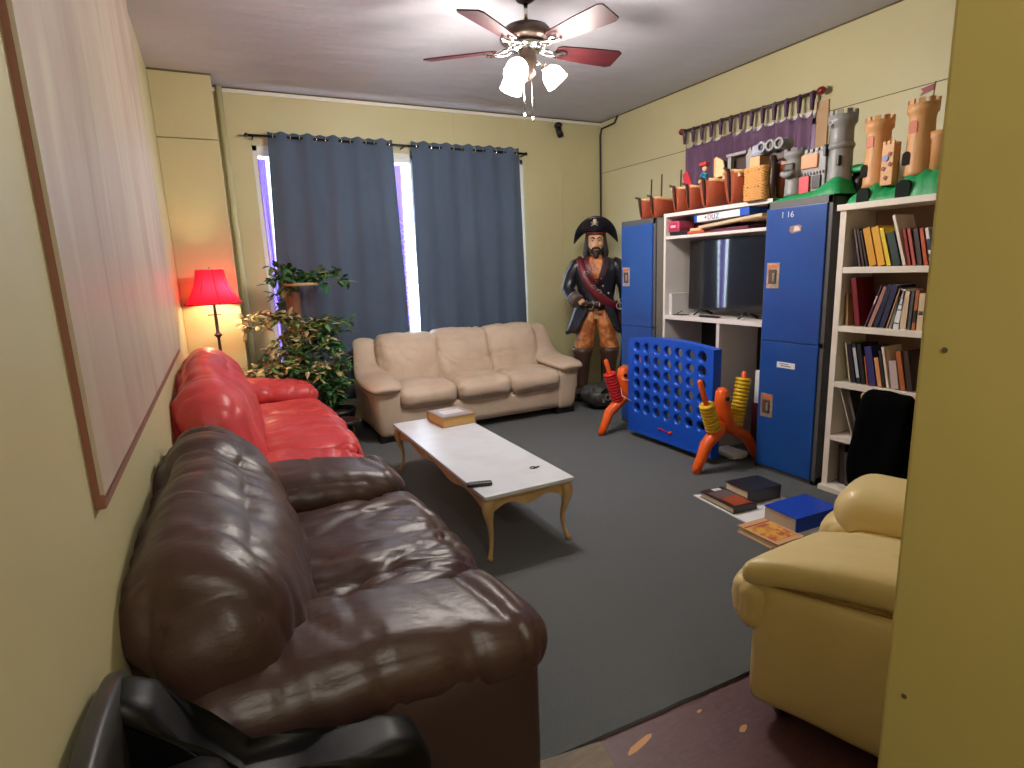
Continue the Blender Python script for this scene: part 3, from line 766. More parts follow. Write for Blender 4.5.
# the thick book on the table, with a printed plate on its cover
b = book('thick_book', 'thick old book with grey printed cover on the far end of the coffee table', (1.49, 4.02), (.27, .30, .075), R(4), cmat('tan_grey_cover', 150, 118, 96), spine='+y', pages=cmat('tan_page_edges', 206, 164, 98, .7), z0=TZ)
mb = MB(); mb.lohi((-.115, -.125, .075), (.115, .125, .0765)); part('cover_plate', mb, cmat('grey_cover_print', 150, 146, 150, .4), b, world=False)
mb = MB(); mb.lohi((-.085, -.06, .0765), (.085, .06, .0775)); mb.lohi((-.06, .085, .0765), (.06, .1, .0775)); part('title_panel', mb, cmat('pale_title_panel', 206, 202, 202, .4), b, world=False)
t = thing('remote_control', 'black remote control on the near end of the white coffee table', 'remote', (1.128, 2.675, TZ), R(-16))
mb = MB(); mb.rbox((0, 0, .011), (.135, .042, .021), .009, 14); part('body', mb, M['black'], t, world=False)
mb = MB()
for i in range(6):
    for j in range(3): mb.box((-.045 + i * .016, -.010 + j * .010, .0215), (.009, .006, .003))
part('buttons', mb, cmat('grey_buttons', 96, 96, 100), t, world=False)
t = thing('small_key_ring', 'tiny dark ring with keys on the right side of the white tabletop', 'keys', (1.50, 2.76, TZ))
mb = MB(); mb.torus((1.50, 2.76, TZ + .004), .016, .0028, seg=16, ss=6); part('ring', mb, M['black_metal'], t)
mb = MB(); mb.box((1.525, 2.755, TZ + .004), (.034, .011, .004), rotz(.4)); mb.cyl((1.512, 2.757, TZ + .002), (1.512, 2.757, TZ + .006), .009, seg=10); part('key', mb, M['black_metal'], t)

# ------------------------------------------------------------------ floor lamp
lx, ly = -.02, 5.46
t = thing('floor_lamp', 'lit floor lamp with flared red fabric shade in the far left corner', 'lamp', (lx, ly, 0))
mb = MB(); mb.lathe([(.13, 0), (.13, .015), (.05, .03), (.02, .06)], (lx, ly, 0)); part('lamp_base', mb, M['wood'], t)
mb = MB(); mb.lathe([(.012, .05), (.012, .80), (.020, .82), (.012, .85), (.012, 1.02), (.024, 1.035), (.034, 1.045), (.024, 1.055), (.013, 1.07), (.014, 1.14), (.011, 1.30), (.011, 1.34)], (lx, ly, 0), 16); part('pole', mb, M['dark_brown'], t)
mb = MB(); mb.cyl((lx - .05, ly, 1.215), (lx + .045, ly, 1.215), .004, seg=8); mb.ball((lx - .05, ly, 1.215), .007, 8); part('switch', mb, M['dark_brown'], t)
NS = 8
shade = translucent('red_lampshade_fabric', rgb(186, 18, 36), .55, c2=rgb(226, 24, 52))
mb = MB(); rings = []
for r, z in ((.222, 1.308), (.190, 1.345), (.160, 1.395), (.135, 1.45), (.114, 1.52), (.104, 1.590)):
    ring = []
    for k in range(NS * 6):
        a = 2 * PI * k / (NS * 6) + .2; sc = 1 - .035 * (1 - math.cos(NS * (a - .2))) / 2
        ring.append((lx + math.cos(a) * r * sc, ly + math.sin(a) * r * sc, z))
    rings.append(ring)
mb.loft(rings, cap=False); part('lamp_shade', mb, shade, t, fix=False)
sh = bpy.context.scene.objects if False else None
for k in range(NS):
    a = 2 * PI * k / NS + .2
    mb = MB(); mb.tube([(lx + math.cos(a) * r * 1.005, ly + math.sin(a) * r * 1.005, z) for r, z in ((.222, 1.308), (.190, 1.345), (.160, 1.395), (.135, 1.45), (.114, 1.52), (.104, 1.590))], .0035, 6); part('shade_rib', mb, cmat('dark_red_trim', 96, 14, 28), t)
mb = MB(); mb.torus((lx, ly, 1.590), .103, .005, seg=32); part('top_ring', mb, cmat('cream_trim', 226, 200, 170), t)
mb = MB(); mb.torus((lx, ly, 1.308), .220, .005, seg=40); part('bottom_ring', mb, cmat('dark_red_trim', 96, 14, 28), t)
mb = MB()
for a in range(3): mb.cyl((lx, ly, 1.590), (lx + math.cos(a * 2.1) * .103, ly + math.sin(a * 2.1) * .103, 1.590), .002, seg=6)
mb.cyl((lx, ly, 1.5), (lx, ly, 1.605), .006); part('spider', mb, M['black_metal'], t)
mb = MB(); mb.lathe([(.012, 1.34), (.014, 1.37), (.03, 1.41), (.032, 1.435), (.02, 1.462), (.004, 1.468)], (lx, ly, 0), 16); part('bulb', mb, mat('lit_warm_bulb', rgb(255, 224, 170), .4, emit=(rgb(255, 214, 150), 25)), t)
L = bpy.data.lights.new('lamp_bulb', 'POINT'); L.energy = LAMP_W; L.color = (1.0, .74, .45); L.shadow_soft_size = .04
lo = bpy.data.objects.new('lamp_bulb', L); lo.location = (lx, ly, 1.42); lo.location.z = 1.40; lo.location.x += .05; col.objects.link(lo)
# ------------------------------------------------------------------ right wall furniture
XF = 3.40
def locker(name, label, y0, y1, zt, near):
    t = thing(name, label, 'locker', (XF + .23, (y0 + y1) / 2, 0))
    D = .46; g = M['locker_grey']; s = M['locker_grey'] if near else M['locker_side']
    mb = MB(); mb.lohi((XF + .012, y0, .0), (XF + D, y0 + .012, zt)); mb.lohi((XF + .012, y1 - .012, 0), (XF + D, y1, zt))
    mb.lohi((XF + D - .01, y0, 0), (XF + D, y1, zt)); mb.lohi((XF + .012, y0, zt - .012), (XF + D, y1, zt)); mb.lohi((XF + .012, y0, .0), (XF + D, y1, .05)); part('carcass', mb, s, t)
    mb = MB(); w = .035
    mb.lohi((XF, y0, 0), (XF + .02, y0 + w, zt), bev=.003); mb.lohi((XF, y1 - w * .7, 0), (XF + .02, y1, zt), bev=.003)
    mb.lohi((XF, y0, zt - .05), (XF + .02, y1, zt), bev=.003); mb.lohi((XF, y0, 0), (XF + .02, y1, .03), bev=.003); mb.lohi((XF, y0, .925), (XF + .02, y1, .955)); part('front_frame', mb, g, t)
    for k, (z0, z1) in enumerate(((.032, .938), (.944, zt - .045))):
        mb = MB(); mb.lohi((XF - .012, y0 + w - .006, z0), (XF + .004, y1 - .012, z1), bev=.004); d = part('door', mb, M['locker_blue'], t)
        hy = y1 - .085; hz = .48 if k == 0 else 1.385
        mb = MB(); mb.lohi((XF - .016, hy - .05, hz - .085), (XF - .010, hy + .05, hz + .085), bev=.002); pl = part('latch_plate', mb, M['plate'], d)
        mb = MB(); mb.lohi((XF - .0175, hy - .030, hz - .055), (XF - .0155, hy + .034, hz + .04)); part('recess', mb, M['plate_in'], d)
        mb = MB(); mb.rbox((XF - .022, hy - .012, hz - .01), (.012, .018, .06), .005, 6); part('handle', mb, M['silver'], d)
        mb = MB(); mb.lohi((XF - .0175, hy - .038, hz + .052), (XF - .0155, hy + .040, hz + .072)); part('red_strip', mb, M['orange_lbl'], d)
    return t
lk2 = locker('steel_locker', 'narrow blue locker in the far corner beside the pirate statue', 3.93, 4.395, 1.88, False)
lk1 = locker('steel_locker', 'tall blue two door locker between the television unit and bookshelf', 2.335, 2.812, 1.868, True)
# stickers and the scribbled number on the near locker
up_ = [o for o in lk1.children if o.name.startswith('door')]
d_low, d_up = up_[0], up_[1]
mb = MB(); mb.lohi((XF - .0135, 2.52, .765), (XF - .012, 2.66, .805)); part('sticker', mb, M['paper'], d_low)
mb = MB(); mb.lohi((XF - .014, 2.55, .776), (XF - .0134, 2.63, .782)); mb.lohi((XF - .014, 2.57, .79), (XF - .0134, 2.64, .795)); part('sticker_print', mb, cmat('grey_print', 120, 120, 124), d_low)
mb = MB(); mb.prism([(2.535, 1.665), (2.60, 1.655), (2.62, 1.67), (2.615, 1.70), (2.555, 1.708), (2.53, 1.70)], 'x', XF - .014, XF - .012); part('sticker', mb, cmat('worn_grey_pink_sticker', 158, 122, 112), d_up)
mb = MB(); mb.prism([(2.54, 1.672), (2.59, 1.665), (2.58, 1.70), (2.55, 1.695)], 'x', XF - .0146, XF - .014); part('sticker_print', mb, cmat('pale_print', 214, 206, 200), d_up)
def text(body, loc, size, material, parent, name='lettering', ext=.0008, rot=(PI / 2, 0, -PI / 2)):
    cu = bpy.data.curves.new(name, 'FONT'); cu.body = body; cu.size = size; cu.extrude = ext; cu.align_x = 'CENTER'; cu.align_y = 'CENTER'
    o = bpy.data.objects.new(name, cu); col.objects.link(o)
    import mathutils
    W = Matrix.Translation(Vector(loc)) @ mathutils.Euler(rot).to_matrix().to_4x4()
    me = bpy.data.meshes.new_from_object(o)
    bpy.data.objects.remove(o); bpy.data.curves.remove(cu)
    o = bpy.data.objects.new(name, me); col.objects.link(o); me.materials.clear(); me.materials.append(material)
    o.parent = parent; o.matrix_local = MW[parent.name].inverted() @ W
    return o
text('1 16', (XF - .0128, 2.64, 1.775), .055, cmat('chalk_white', 206, 210, 220), d_up)

before = set(col.objects)
# television unit
t = thing('television_unit', 'white open shelf unit holding the television, left of the blue locker', 'shelf unit', (XF + .24, 3.32, 0))
mb = MB(); U0, U1, D = 2.766, 3.843, .44; th = .026
mb.lohi((XF, U1 - th, 0), (XF + D, U1, 1.90)); part('side_panel', mb, M['white_lam'], t)
mb = MB(); mb.lohi((XF, U0, 0), (XF + D, U0 + th, 1.90)); part('side_panel', mb, M['white_lam'], t)
mb = MB(); mb.lohi((XF - .002, U0, 1.872), (XF + D, U1 + .002, 1.902), bev=.002); part('top_board', mb, M['white_lam'], t)
mb = MB(); mb.lohi((XF + .004, U0 + th, 1.692), (XF + D, U1 - th, 1.716), bev=.002); part('shelf', mb, M['white_lam'], t)
mb = MB(); mb.lohi((XF - .004, U0 + th, 1.022), (XF + D, U1 - th, 1.058), bev=.002); part('shelf', mb, M['white_lam'], t)
mb = MB(); mb.lohi((XF + .002, 3.235, .06), (XF + D, U1 - th, .085)); part('shelf', mb, M['white_lam'], t)
mb = MB(); mb.lohi((XF + .004, 3.205, .0), (XF + D, 3.235, 1.022)); part('divider', mb, M['white_lam'], t)
mb = MB(); mb.lohi((XF + D - .004, U0, 1.716), (XF + D, U1, 1.88)); mb.lohi((XF + D - .004, U0, 1.058), (XF + D, U1, 1.692)); part('back_panel', mb, M['white_lam'], t)
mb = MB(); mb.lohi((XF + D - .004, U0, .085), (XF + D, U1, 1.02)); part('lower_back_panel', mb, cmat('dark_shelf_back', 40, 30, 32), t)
# television
t = tv_ = thing('television', 'black flat screen television on the white shelf unit', 'television', (3.56, 3.30, 1.058))
tv0, tv1, tz0, tz1 = 2.87, 3.74, 1.10, 1.672
mb = MB(); mb.lohi((3.545, tv0, tz0), (3.575, tv1, tz1), bev=.006); mb.lohi((3.575, tv0 + .12, tz0 + .03), (3.61, tv1 - .12, tz1 - .12), bev=.01); part('television_body', mb, M['black'], t)
mb = MB(); mb.lohi((3.543, tv0 + .012, tz0 + .022), (3.5455, tv1 - .012, tz1 - .012)); part('screen', mb, M['screen'], t)
for y in (3.05, 3.57):
    mb = MB(); mb.tube([(3.47, y, 1.062), (3.56, y, 1.112), (3.66, y, 1.062)], .008, 8); part('foot', mb, M['black'], t)
tag(part('remote_control', MB().rbox((3.425, 3.33, 1.067), (.042, .20, .016), .007, 12), M['black']), 'slim black remote lying on the shelf edge before the television', 'remote')
t = thing('white_router_box', 'flat pale box with cables against the side panel left of the television', 'box', (3.60, 3.74, 1.058))
mb = MB(); mb.lohi((3.43, 3.765, 1.058), (3.80, 3.805, 1.24), bev=.004); part('box_body', mb, cmat('white_box', 214, 212, 212), t)
mb = MB(); mb.tube([(3.50, 3.71, 1.09), (3.46, 3.74, 1.065), (3.44, 3.68, 1.064), (3.47, 3.60, 1.066), (3.42, 3.62, 1.064), (3.41, 3.72, 1.064)], .004, 6); part('cable', mb, M['black'], t)
# things on the upper shelf
S = 1.716
def carton(name, label, lo, hi, mcol, group=None, rz_=0.0):
    c = ((lo[0] + hi[0]) / 2, (lo[1] + hi[1]) / 2, lo[2])
    t = thing(name, label, 'box', c, rz_, group)
    h = [hi[i] - lo[i] for i in range(3)]
    lid = min(.6, .5) * h[2]
    mb = MB(); mb.lohi((-h[0] / 2, -h[1] / 2, 0), (h[0] / 2, h[1] / 2, h[2] * .55), bev=.002); part('box_base', mb, mcol[1], t, world=False)
    mb = MB(); mb.lohi((-h[0] / 2 - .002, -h[1] / 2 - .002, h[2] * .3), (h[0] / 2 + .002, h[1] / 2 + .002, h[2]), bev=.002); part('lid', mb, mcol[0], t, world=False)
    return t
carton('game_box', 'flat black game box under the small pink box, upper shelf', (3.42, 3.60, S), (3.62, 3.79, S + .028), (M['black'], M['black']))
c = carton('game_box', 'small pink and white box at the left end of the upper shelf', (3.41, 3.67, S + .028), (3.56, 3.80, S + .11), (cmat('pink_card', 198, 76, 104), cmat('pink_card2', 176, 58, 88)))
mb = MB(); mb.lohi((3.4065, 3.695, S + .046), (3.4085, 3.782, S + .095)); pl = part('label_panel', mb, cmat('crimson_label', 172, 30, 70), c)
mb = MB(); mb.lohi((3.4055, 3.71, S + .06), (3.4067, 3.77, S + .08)); part('label_print', mb, cmat('pale_pink', 232, 190, 200), c)
carton('game_box', 'dark maroon box behind the small pink box, upper shelf', (3.60, 3.50, S), (3.80, 3.70, S + .10), (cmat('maroon_card', 112, 28, 52), cmat('maroon_card2', 96, 24, 44)))
tag(part('paperback', MB().lohi((3.43, 3.42, S), (3.57, 3.60, S + .02), bev=.001), cmat('orange_red_cover', 196, 84, 52)), 'orange red booklet flat on the upper shelf below the board game', 'book')
tag(part('paperback', MB().lohi((3.44, 3.44, S + .02), (3.56, 3.58, S + .042), bev=.001), cmat('cream_cover', 214, 186, 140)), 'cream booklet on the orange red booklet, upper shelf', 'book')
tag(part('game_box', MB().lohi((3.46, 3.02, S), (3.70, 3.40, S + .022), bev=.002), cmat('plum_card', 104, 36, 66)), 'thin plum coloured box under the wooden board, upper shelf', 'box')
t = thing('game_board', 'pale wooden folding game board tilted under the long white game box', 'board game', (3.56, 3.12, S + .022))
q = rotx(R(-7))
mb = MB(); mb.box((3.56, 3.16, S + .062), (.30, .60, .022), rotx(R(-4)), bev=.003); part('board_panel', mb, cmat('pale_board_wood', 206, 184, 150), t)
mb = MB(); mb.box((3.56, 2.96, S + .072), (.28, .20, .03), rotx(R(-4)), bev=.003); part('tray', mb, M['lt_wood'], t)
c = thing('game_box', 'long white game box with coloured letters and a blue end', 'box', (3.53, 3.20, S + .085), 0)
q = rotx(R(-1.5))
mb = MB(); mb.box((3.53, 3.24, S + .112), (.24, .52, .05), q, bev=.003); part('box_body', mb, cmat('white_card', 226, 228, 234), c)
mb = MB(); mb.box((3.53, 3.01, S + .118), (.245, .085, .055), q, bev=.003); part('blue_end', mb, cmat('royal_blue_card', 26, 84, 190), c)
mb = MB(); mb.box((3.53, 3.49, S + .106), (.245, .03, .052), q, bev=.003); part('blue_end', mb, cmat('royal_blue_card', 26, 84, 190), c)
for ch, y, cc in (('D', 3.345, (176, 52, 96)), ('U', 3.305, (40, 60, 130)), ('Z', 3.265, (30, 120, 160)), ('+', 3.385, (40, 60, 100)), ('.', 3.22, (220, 180, 60))):
    text(ch, (3.4085, y, S + .110), .052, cmat('letter_%d' % cc[0], *cc), c)

# items in the lower shelf bays
tag(part('white_carton', MB().lohi((3.50, 2.82, .43), (3.80, 2.93, .68), bev=.003), M['paper']), 'white carton beside the locker in the lower right bay', 'box')
tag(part('dark_crate', MB().lohi((3.58, 2.82, .0), (3.80, 3.02, .42), bev=.01), cmat('dark_maroon_crate', 84, 28, 38)), 'dark maroon crate at the bottom of the lower right bay', 'crate')
t = thing('toy_dinosaur', 'teal and green plastic toy on the maroon crate in the lower bay', 'toy', (3.62, 2.92, .42))
mb = MB(); mb.ball((3.62, 2.92, .445), (.05, .06, .03)); mb.ball((3.60, 2.955, .475), (.03, .03, .03)); mb.tube([(3.62, 2.88, .45), (3.63, 2.86, .44), (3.64, 2.85, .44)], [.02, .012, .006], 8); part('toy_body', mb, cmat('teal_toy', 40, 150, 140), t)
mb = MB(); mb.box((3.60, 2.895, .445), (.03, .04, .05), rotz(.4), bev=.008); part('toy_foot', mb, cmat('pale_green_toy', 150, 190, 120), t)
t = thing('media_player', 'black media box on the divider shelf in the lower left bay', 'electronics', (3.62, 3.5, .085))
mb = MB(); mb.lohi((3.50, 3.32, .085), (3.80, 3.70, .14), bev=.004); part('case', mb, M['black'], t)
mb = MB(); mb.cyl((3.499, 3.40, .115), (3.495, 3.40, .115), .01, seg=12); part('knob', mb, M['silver'], t)

tv_.rotation_euler.z = R(-6.4)
for o in list(col.objects):
    if o not in before and o.parent is None: o.location.x += .05; o.location.y += .042; o.location.z += (.006 if o.location.z > 1.6 else 0)

# ------------------------------------------------------------------ bookshelf
B1, B0, BD, BH = 2.285, 1.36, .30, 1.80
t = thing('bookshelf', 'tall warm white bookshelf full of leaning books at the right', 'bookshelf', (XF + BD / 2, (B0 + B1) / 2, 0))
wm = M['white_lam2']
mb = MB(); mb.lohi((XF, B1 - .038, .03), (XF + BD, B1, BH - .03), bev=.002); part('side_panel', mb, wm, t)
mb = MB(); mb.lohi((XF, B0, .03), (XF + BD, B0 + .038, BH - .03), bev=.002); part('side_panel', mb, wm, t)
mb = MB(); mb.lohi((XF - .015, B0 - .015, BH - .036), (XF + BD + .01, B1 + .015, BH), bev=.003); part('top_board', mb, wm, t)
mb = MB(); mb.lohi((XF - .02, B0 - .01, .0), (XF + BD + .01, B1 + .012, .035), bev=.003); part('plinth', mb, wm, t)
SH = [1.432, 1.078, .728]
for z in SH + [.05]:
    mb = MB(); mb.lohi((XF + .002, B0 + .036, z - (.036 if z > .1 else .016)), (XF + BD - .01, B1 - .036, z), bev=.002); part('shelf', mb, wm, t)
mb = MB(); mb.lohi((XF + .002, 2.105, .345), (XF + BD - .01, B1 - .036, .378), bev=.002); part('short_shelf', mb, wm, t)
mb = MB(); mb.lohi((XF + BD - .008, B0, .03), (XF + BD, B1, BH - .03)); part('back_panel', mb, cmat('shelf_back_tan', 150, 122, 102), t)

def shelf_book(label, yb, zb, th, h, lean, cover, d=.17, x=None, band=None, group=None, pages=True):
    """upright book, spine towards -x. yb = y of the bottom-left (far) corner, lean in degrees (positive leans its top to +y)"""
    x = XF + .035 if x is None else x
    a = R(lean * 1.35)
    t = thing('book', label, 'book', (x, yb, zb), 0, group)
    c = cmat('cover', *cover) if isinstance(cover, tuple) else cover
    q = rotx(-a)
    # resting corner: when it leans to +y the far bottom corner carries it
    def T(mb):
        mn = min((q @ v.co).z for v in mb.bm.verts)
        return mb
    e = .0025
    mb = MB(); mb.lohi((0, -th, 0), (e, 0, h)); mb.lohi((0, -th, 0), (d, -th + e, h)); mb.lohi((0, -e, 0), (d, 0, h))
    lift = max(0.0, th * math.sin(a)) if a > 0 else 0
    off = Vector((0, 0, lift if a < 0 else 0))
    z_lift = -min(0, (q @ Vector((0, -th, 0))).z)
    for v in mb.bm.verts: v.co = q @ v.co + Vector((0, 0, z_lift))
    part('cover', mb, c, t, world=False)
    mb = MB(); mb.lohi((e, -th + e, .003), (d - .004, -e, h - .004))
    for v in mb.bm.verts: v.co = q @ v.co + Vector((0, 0, z_lift))
    part('pages', mb, M['pages'], t, world=False)
    if band:
        mb = MB()
        for z0, z1 in band[1]: mb.lohi((-.0008, -th + th * .15, z0 * h), (0.0002, -th * .15, z1 * h))
        for v in mb.bm.verts: v.co = q @ v.co + Vector((0, 0, z_lift))
        part('spine_title', mb, cmat('spine_print', *band[0]), t, world=False)
    return t
W_ = (228, 226, 220); K_ = (40, 38, 40)
z1, z2, z3, z4 = SH[0], SH[1], SH[2], .05
# top shelf, from the left end
top = [('thin grey violet book at the left end of the top shelf books', 2.172, .014, .225, 9, (98, 84, 96), None),
 ('thin dark brown book beside the yellow books, top shelf', 2.150, .016, .225, 10, (70, 44, 34), None),
 ('slim near black book touching the yellow books, top shelf', 2.128, .014, .215, 11, (44, 32, 32), None),
 ('thick mustard yellow book, left of the yellow pair on the top shelf', 2.108, .044, .225, 11, (214, 152, 36), None),
 ('bright mustard book, right of the yellow pair on the top shelf', 2.058, .044, .228, 11, (222, 164, 40), None),
 ('lemon yellow book between mustard book and dark green book', 2.008, .026, .220, 12, (232, 200, 50), None),
 ('dark green cloth book beside the tall white volume, top shelf', 1.974, .044, .190, 12, (28, 56, 54), None),
 ('tall white volume leaning above its neighbours on the top shelf', 1.922, .020, .290, 12, (226, 212, 196), None),
 ('thin brick red book right of the tall white volume', 1.894, .018, .205, 10, (150, 46, 38), None),
 ('rose red book with pale spine on the top shelf', 1.870, .020, .205, 10, (176, 84, 76), None),
 ('charcoal book between the red books, top shelf', 1.844, .026, .200, 9, (66, 58, 58), None),
 ('orange red book near the passage wall, top shelf', 1.812, .022, .20, 9, (192, 84, 48), None),
 ('white spined book with dark print near the passage wall, top shelf', 1.784, .020, .20, 9, W_, ((50, 60, 90), [(.2, .3), (.4, .7)])),
 ('blue grey book at the right end of the visible top shelf', 1.758, .024, .195, 8, (80, 96, 120), None)]
for l, y, th, h, a, c, b in top: shelf_book(l, y, z1, th, h, a, c, band=b)
sec = [('tan paperback at the left end of the second shelf', 2.225, .018, .19, 3, (176, 142, 100), None),
 ('tall dark red hardback leaning left on the second shelf', 2.165, .032, .290, 7, (122, 24, 34), None),
 ('thin plum book leaning right beside the dark red hardback', 2.110, .012, .255, -13, (92, 58, 78), ((200, 180, 190), [(.55, .75)])),
 ('rose brown book leaning right on the second shelf', 2.090, .026, .245, -13, (168, 122, 112), None),
 ('thick navy hardback leaning right on the second shelf', 2.058, .030, .255, -11, (30, 36, 66), None),
 ('second navy hardback right of the thick one', 2.024, .034, .255, -10, (34, 40, 74), None),
 ('thin tan book squeezed right of the navy hardbacks', 1.984, .012, .235, -10, (178, 132, 92), None),
 ('grey paperback behind the white lettered book, second shelf', 1.968, .018, .225, -9, (128, 126, 116), None),
 ('white book with black letters on its spine, second shelf', 1.945, .034, .225, -4, (226, 226, 230), ((110, 110, 116), [(.12, .16), (.46, .50), (.60, .63), (.76, .80)])),
 ('cream book right of the white lettered book', 1.908, .036, .215, -1, (206, 184, 152), None),
 ('slate book right of the cream book, second shelf', 1.868, .020, .215, -1, (78, 82, 86), None),
 ('orange and black spined book near the wall, second shelf', 1.845, .022, .22, -1, (176, 98, 56), (K_, [(.2, .5)])),
 ('cream spined book with a dark letter near the passage wall', 1.820, .034, .205, 0, (212, 188, 150), (K_, [(.42, .52)])),
 ('grey book right of the cream lettered spine, second shelf', 1.783, .026, .21, 0, (110, 108, 112), None)]
for l, y, th, h, a, c, b in sec: shelf_book(l, y, z2, th, h, a, c, band=b)
thr = [('thin cream book at the left end of the third shelf', 2.175, .012, .25, 8, (186, 178, 150), None),
 ('black hardback second from left on the third shelf', 2.160, .030, .24, 9, (26, 26, 34), None),
 ('black hardback with a silver stripe on the third shelf', 2.126, .026, .245, 9, (34, 38, 48), ((180, 184, 190), [(.15, .9)])),
 ('glossy black book left of the thin orange spine', 2.096, .028, .245, 9, (24, 24, 28), None),
 ('thin orange spined book on the third shelf', 2.064, .010, .175, 8, (222, 124, 70), None),
 ('violet blue hardback on the third shelf', 2.050, .044, .235, 9, (48, 48, 108), None),
 ('tan orange book beside the violet blue hardback', 2.000, .028, .175, 9, (214, 150, 98), None),
 ('thin dark book beside the tall cream volume, third shelf', 1.968, .016, .22, 9, (52, 48, 46), None),
 ('tall narrow cream volume on the third shelf', 1.948, .018, .245, 9, (222, 208, 184), None),
 ('pinkish grey thick book right of the tall cream volume', 1.922, .046, .165, 8, (190, 172, 168), None),
 ('rust orange book near the passage wall, third shelf', 1.870, .030, .225, 9, (170, 96, 52), None),
 ('dark brown book near the passage wall, third shelf', 1.834, .030, .23, 8, (60, 44, 38), None)]
for l, y, th, h, a, c, b in thr: shelf_book(l, y, z3, th, h, a, c, band=b)
low = [('tall thin white board leaning right in the lower left of the shelf', 2.215, .010, .33, 15, (214, 206, 196), None),
 ('grey spined folder leaning near the bag in the lower shelf', 2.178, .022, .32, 14, (92, 84, 78), None)]
for l, y, th, h, a, c, b in low[:0]: pass
shelf_book('tall thin white board leaning against the side panel above the short shelf', 2.125, .378, .010, .33, 14, (214, 206, 196), x=XF + .03, d=.2)
shelf_book('grey brown folder beside the thin white board in the lower bay', 2.108, .378, .024, .30, 13, (96, 86, 80), x=XF + .05, d=.2)
for i, (y, h, c, l) in enumerate(((1.84, .36, (70, 74, 70), 'grey green binder right of the black coat, lower bay'), (1.80, .38, (216, 208, 196), 'thin white leaning folder right of the black coat, lower bay'), (1.77, .40, (50, 52, 54), 'dark binder right of the white folder, lower bay'), (1.725, .40, (200, 196, 180), 'pale folder beside the dark binder, lower bay'))):
    shelf_book(l, y, z4 + .18, .020, h, 20, c, x=XF + .05, d=.2)
tag(part('storage_tub', MB().lohi((XF + .05, 1.40, z4), (XF + .28, 2.00, z4 + .175), bev=.01), cmat('dark_tub', 40, 34, 36)), 'dark tub at the bottom of the bookshelf behind the black coat', 'tub')
shelf_book('brown black book upright at the bottom left of the bookshelf', 2.205, z4, .04, .26, 3, (58, 46, 44), x=XF + .06)
shelf_book('grey box file at the bottom of the bookshelf beside the coat', 2.16, z4, .05, .22, 4, (78, 72, 74), x=XF + .05)
# black coat hung over the shelf edge
mb = MB()
def cf(p, n): return n * .045 * noise.noise(Vector((p.x * 4, p.y * 11, p.z * 3))) + Vector((0, -.05 * (p.z / .62), 0))
mb.rbox((XF + .03, 1.925, .39), (.16, .31, .66), .06, 30, (.02, 0, .0), cf)
tag(part('black_coat', mb, mat('black_cloth', rgb(7, 7, 8), .95, spec=.05)), 'black coat draped over the lower shelves of the bookshelf', 'coat')
mb = MB(); mb.rbox((XF + .04, 2.035, .665), (.10, .085, .055), .02, 10, fn=wrinkle(.01, 20, 20, 20, 1)); tag(part('crumpled_wrapper', mb, cmat('wrapper_cream', 190, 172, 110)), 'small cream and yellow packet poking out above the black coat', 'packet')
for k, (x, y, z, a, c, l) in enumerate(((XF + .0, 1.98, .052, .3, (196, 150, 122), 'peach magazine sticking out at the bottom of the bookshelf'), (XF + .0, 1.90, .062, -.2, (160, 160, 160), 'grey magazine on the peach one at the bottom of the bookshelf'))):
    mb = MB(); mb.box((x + .02, y, z + .004), (.20, .16, .008), rotz(a), bev=.001); tag(part('magazine', mb, cmat('mag%d' % k, *c)), l, 'magazine')

# ------------------------------------------------------------------ books and foam board on the floor
mb = MB(); mb.prism([(2.615, 2.63), (2.57, 2.12), (2.62, 1.90), (2.99, 1.87), (3.08, 2.40)], 'z', 0.0, .008)
tag(part('foam_board', mb, M['paper']), 'white foam board sheet flat on the carpet under the books', 'board')
b = book('book', 'dark picture book with orange cover art on the white board, nearest the game', (2.70, 2.425), (.18, .30, .040), R(-5), cmat('dark_jacket', 44, 32, 34, .35), spine='-y', z0=.008)
mb = MB(); mb.lohi((-.06, -.13, .040), (.07, .0, .0408)); part('cover_art', mb, cmat('orange_art', 160, 70, 44, .4), b, world=False)
mb = MB(); mb.lohi((-.07, .0, .040), (.07, .10, .0408)); part('cover_print', mb, cmat('grey_print2', 98, 88, 92, .4), b, world=False)
mb = MB(); mb.lohi((-.01, .105, .040), (.05, .14, .0412)); part('cover_label', mb, cmat('pale_label', 222, 218, 220, .4), b, world=False)
book('thick_book', 'thick navy hardback behind the dark picture book on the floor', (2.915, 2.42), (.265, .20, .088), R(-6), cmat('navy_cover', 28, 32, 46, .4), spine='-y', z0=.008)
b = book('thick_book', 'large royal blue hardback on the white board beside the armchair', (2.86, 2.035), (.34, .225, .085), R(-3), cmat('royal_blue_cover', 22, 66, 186, .35), spine='-y', z0=.008, pages=cmat('greyed_pages', 186, 166, 140, .8))
b = book('book', 'book with yellow and orange picture cover, nearest the armchair', (2.545, 1.985), (.20, .27, .040), R(-2), cmat('peach_cover', 216, 168, 122, .4), spine='-y', z0=.0)
mb = MB(); mb.lohi((-.085, -.10, .040), (.085, .075, .0408)); part('cover_art', mb, mat('yellow_flower_print', rgb(226, 176, 70), .4, var=(22, rgb(190, 84, 62), .45, .6)), b, world=False)
mb = MB(); mb.lohi((-.095, .085, .040), (.095, .095, .0408)); part('cover_print', mb, cmat('red_print', 150, 54, 40, .4), b, world=False)
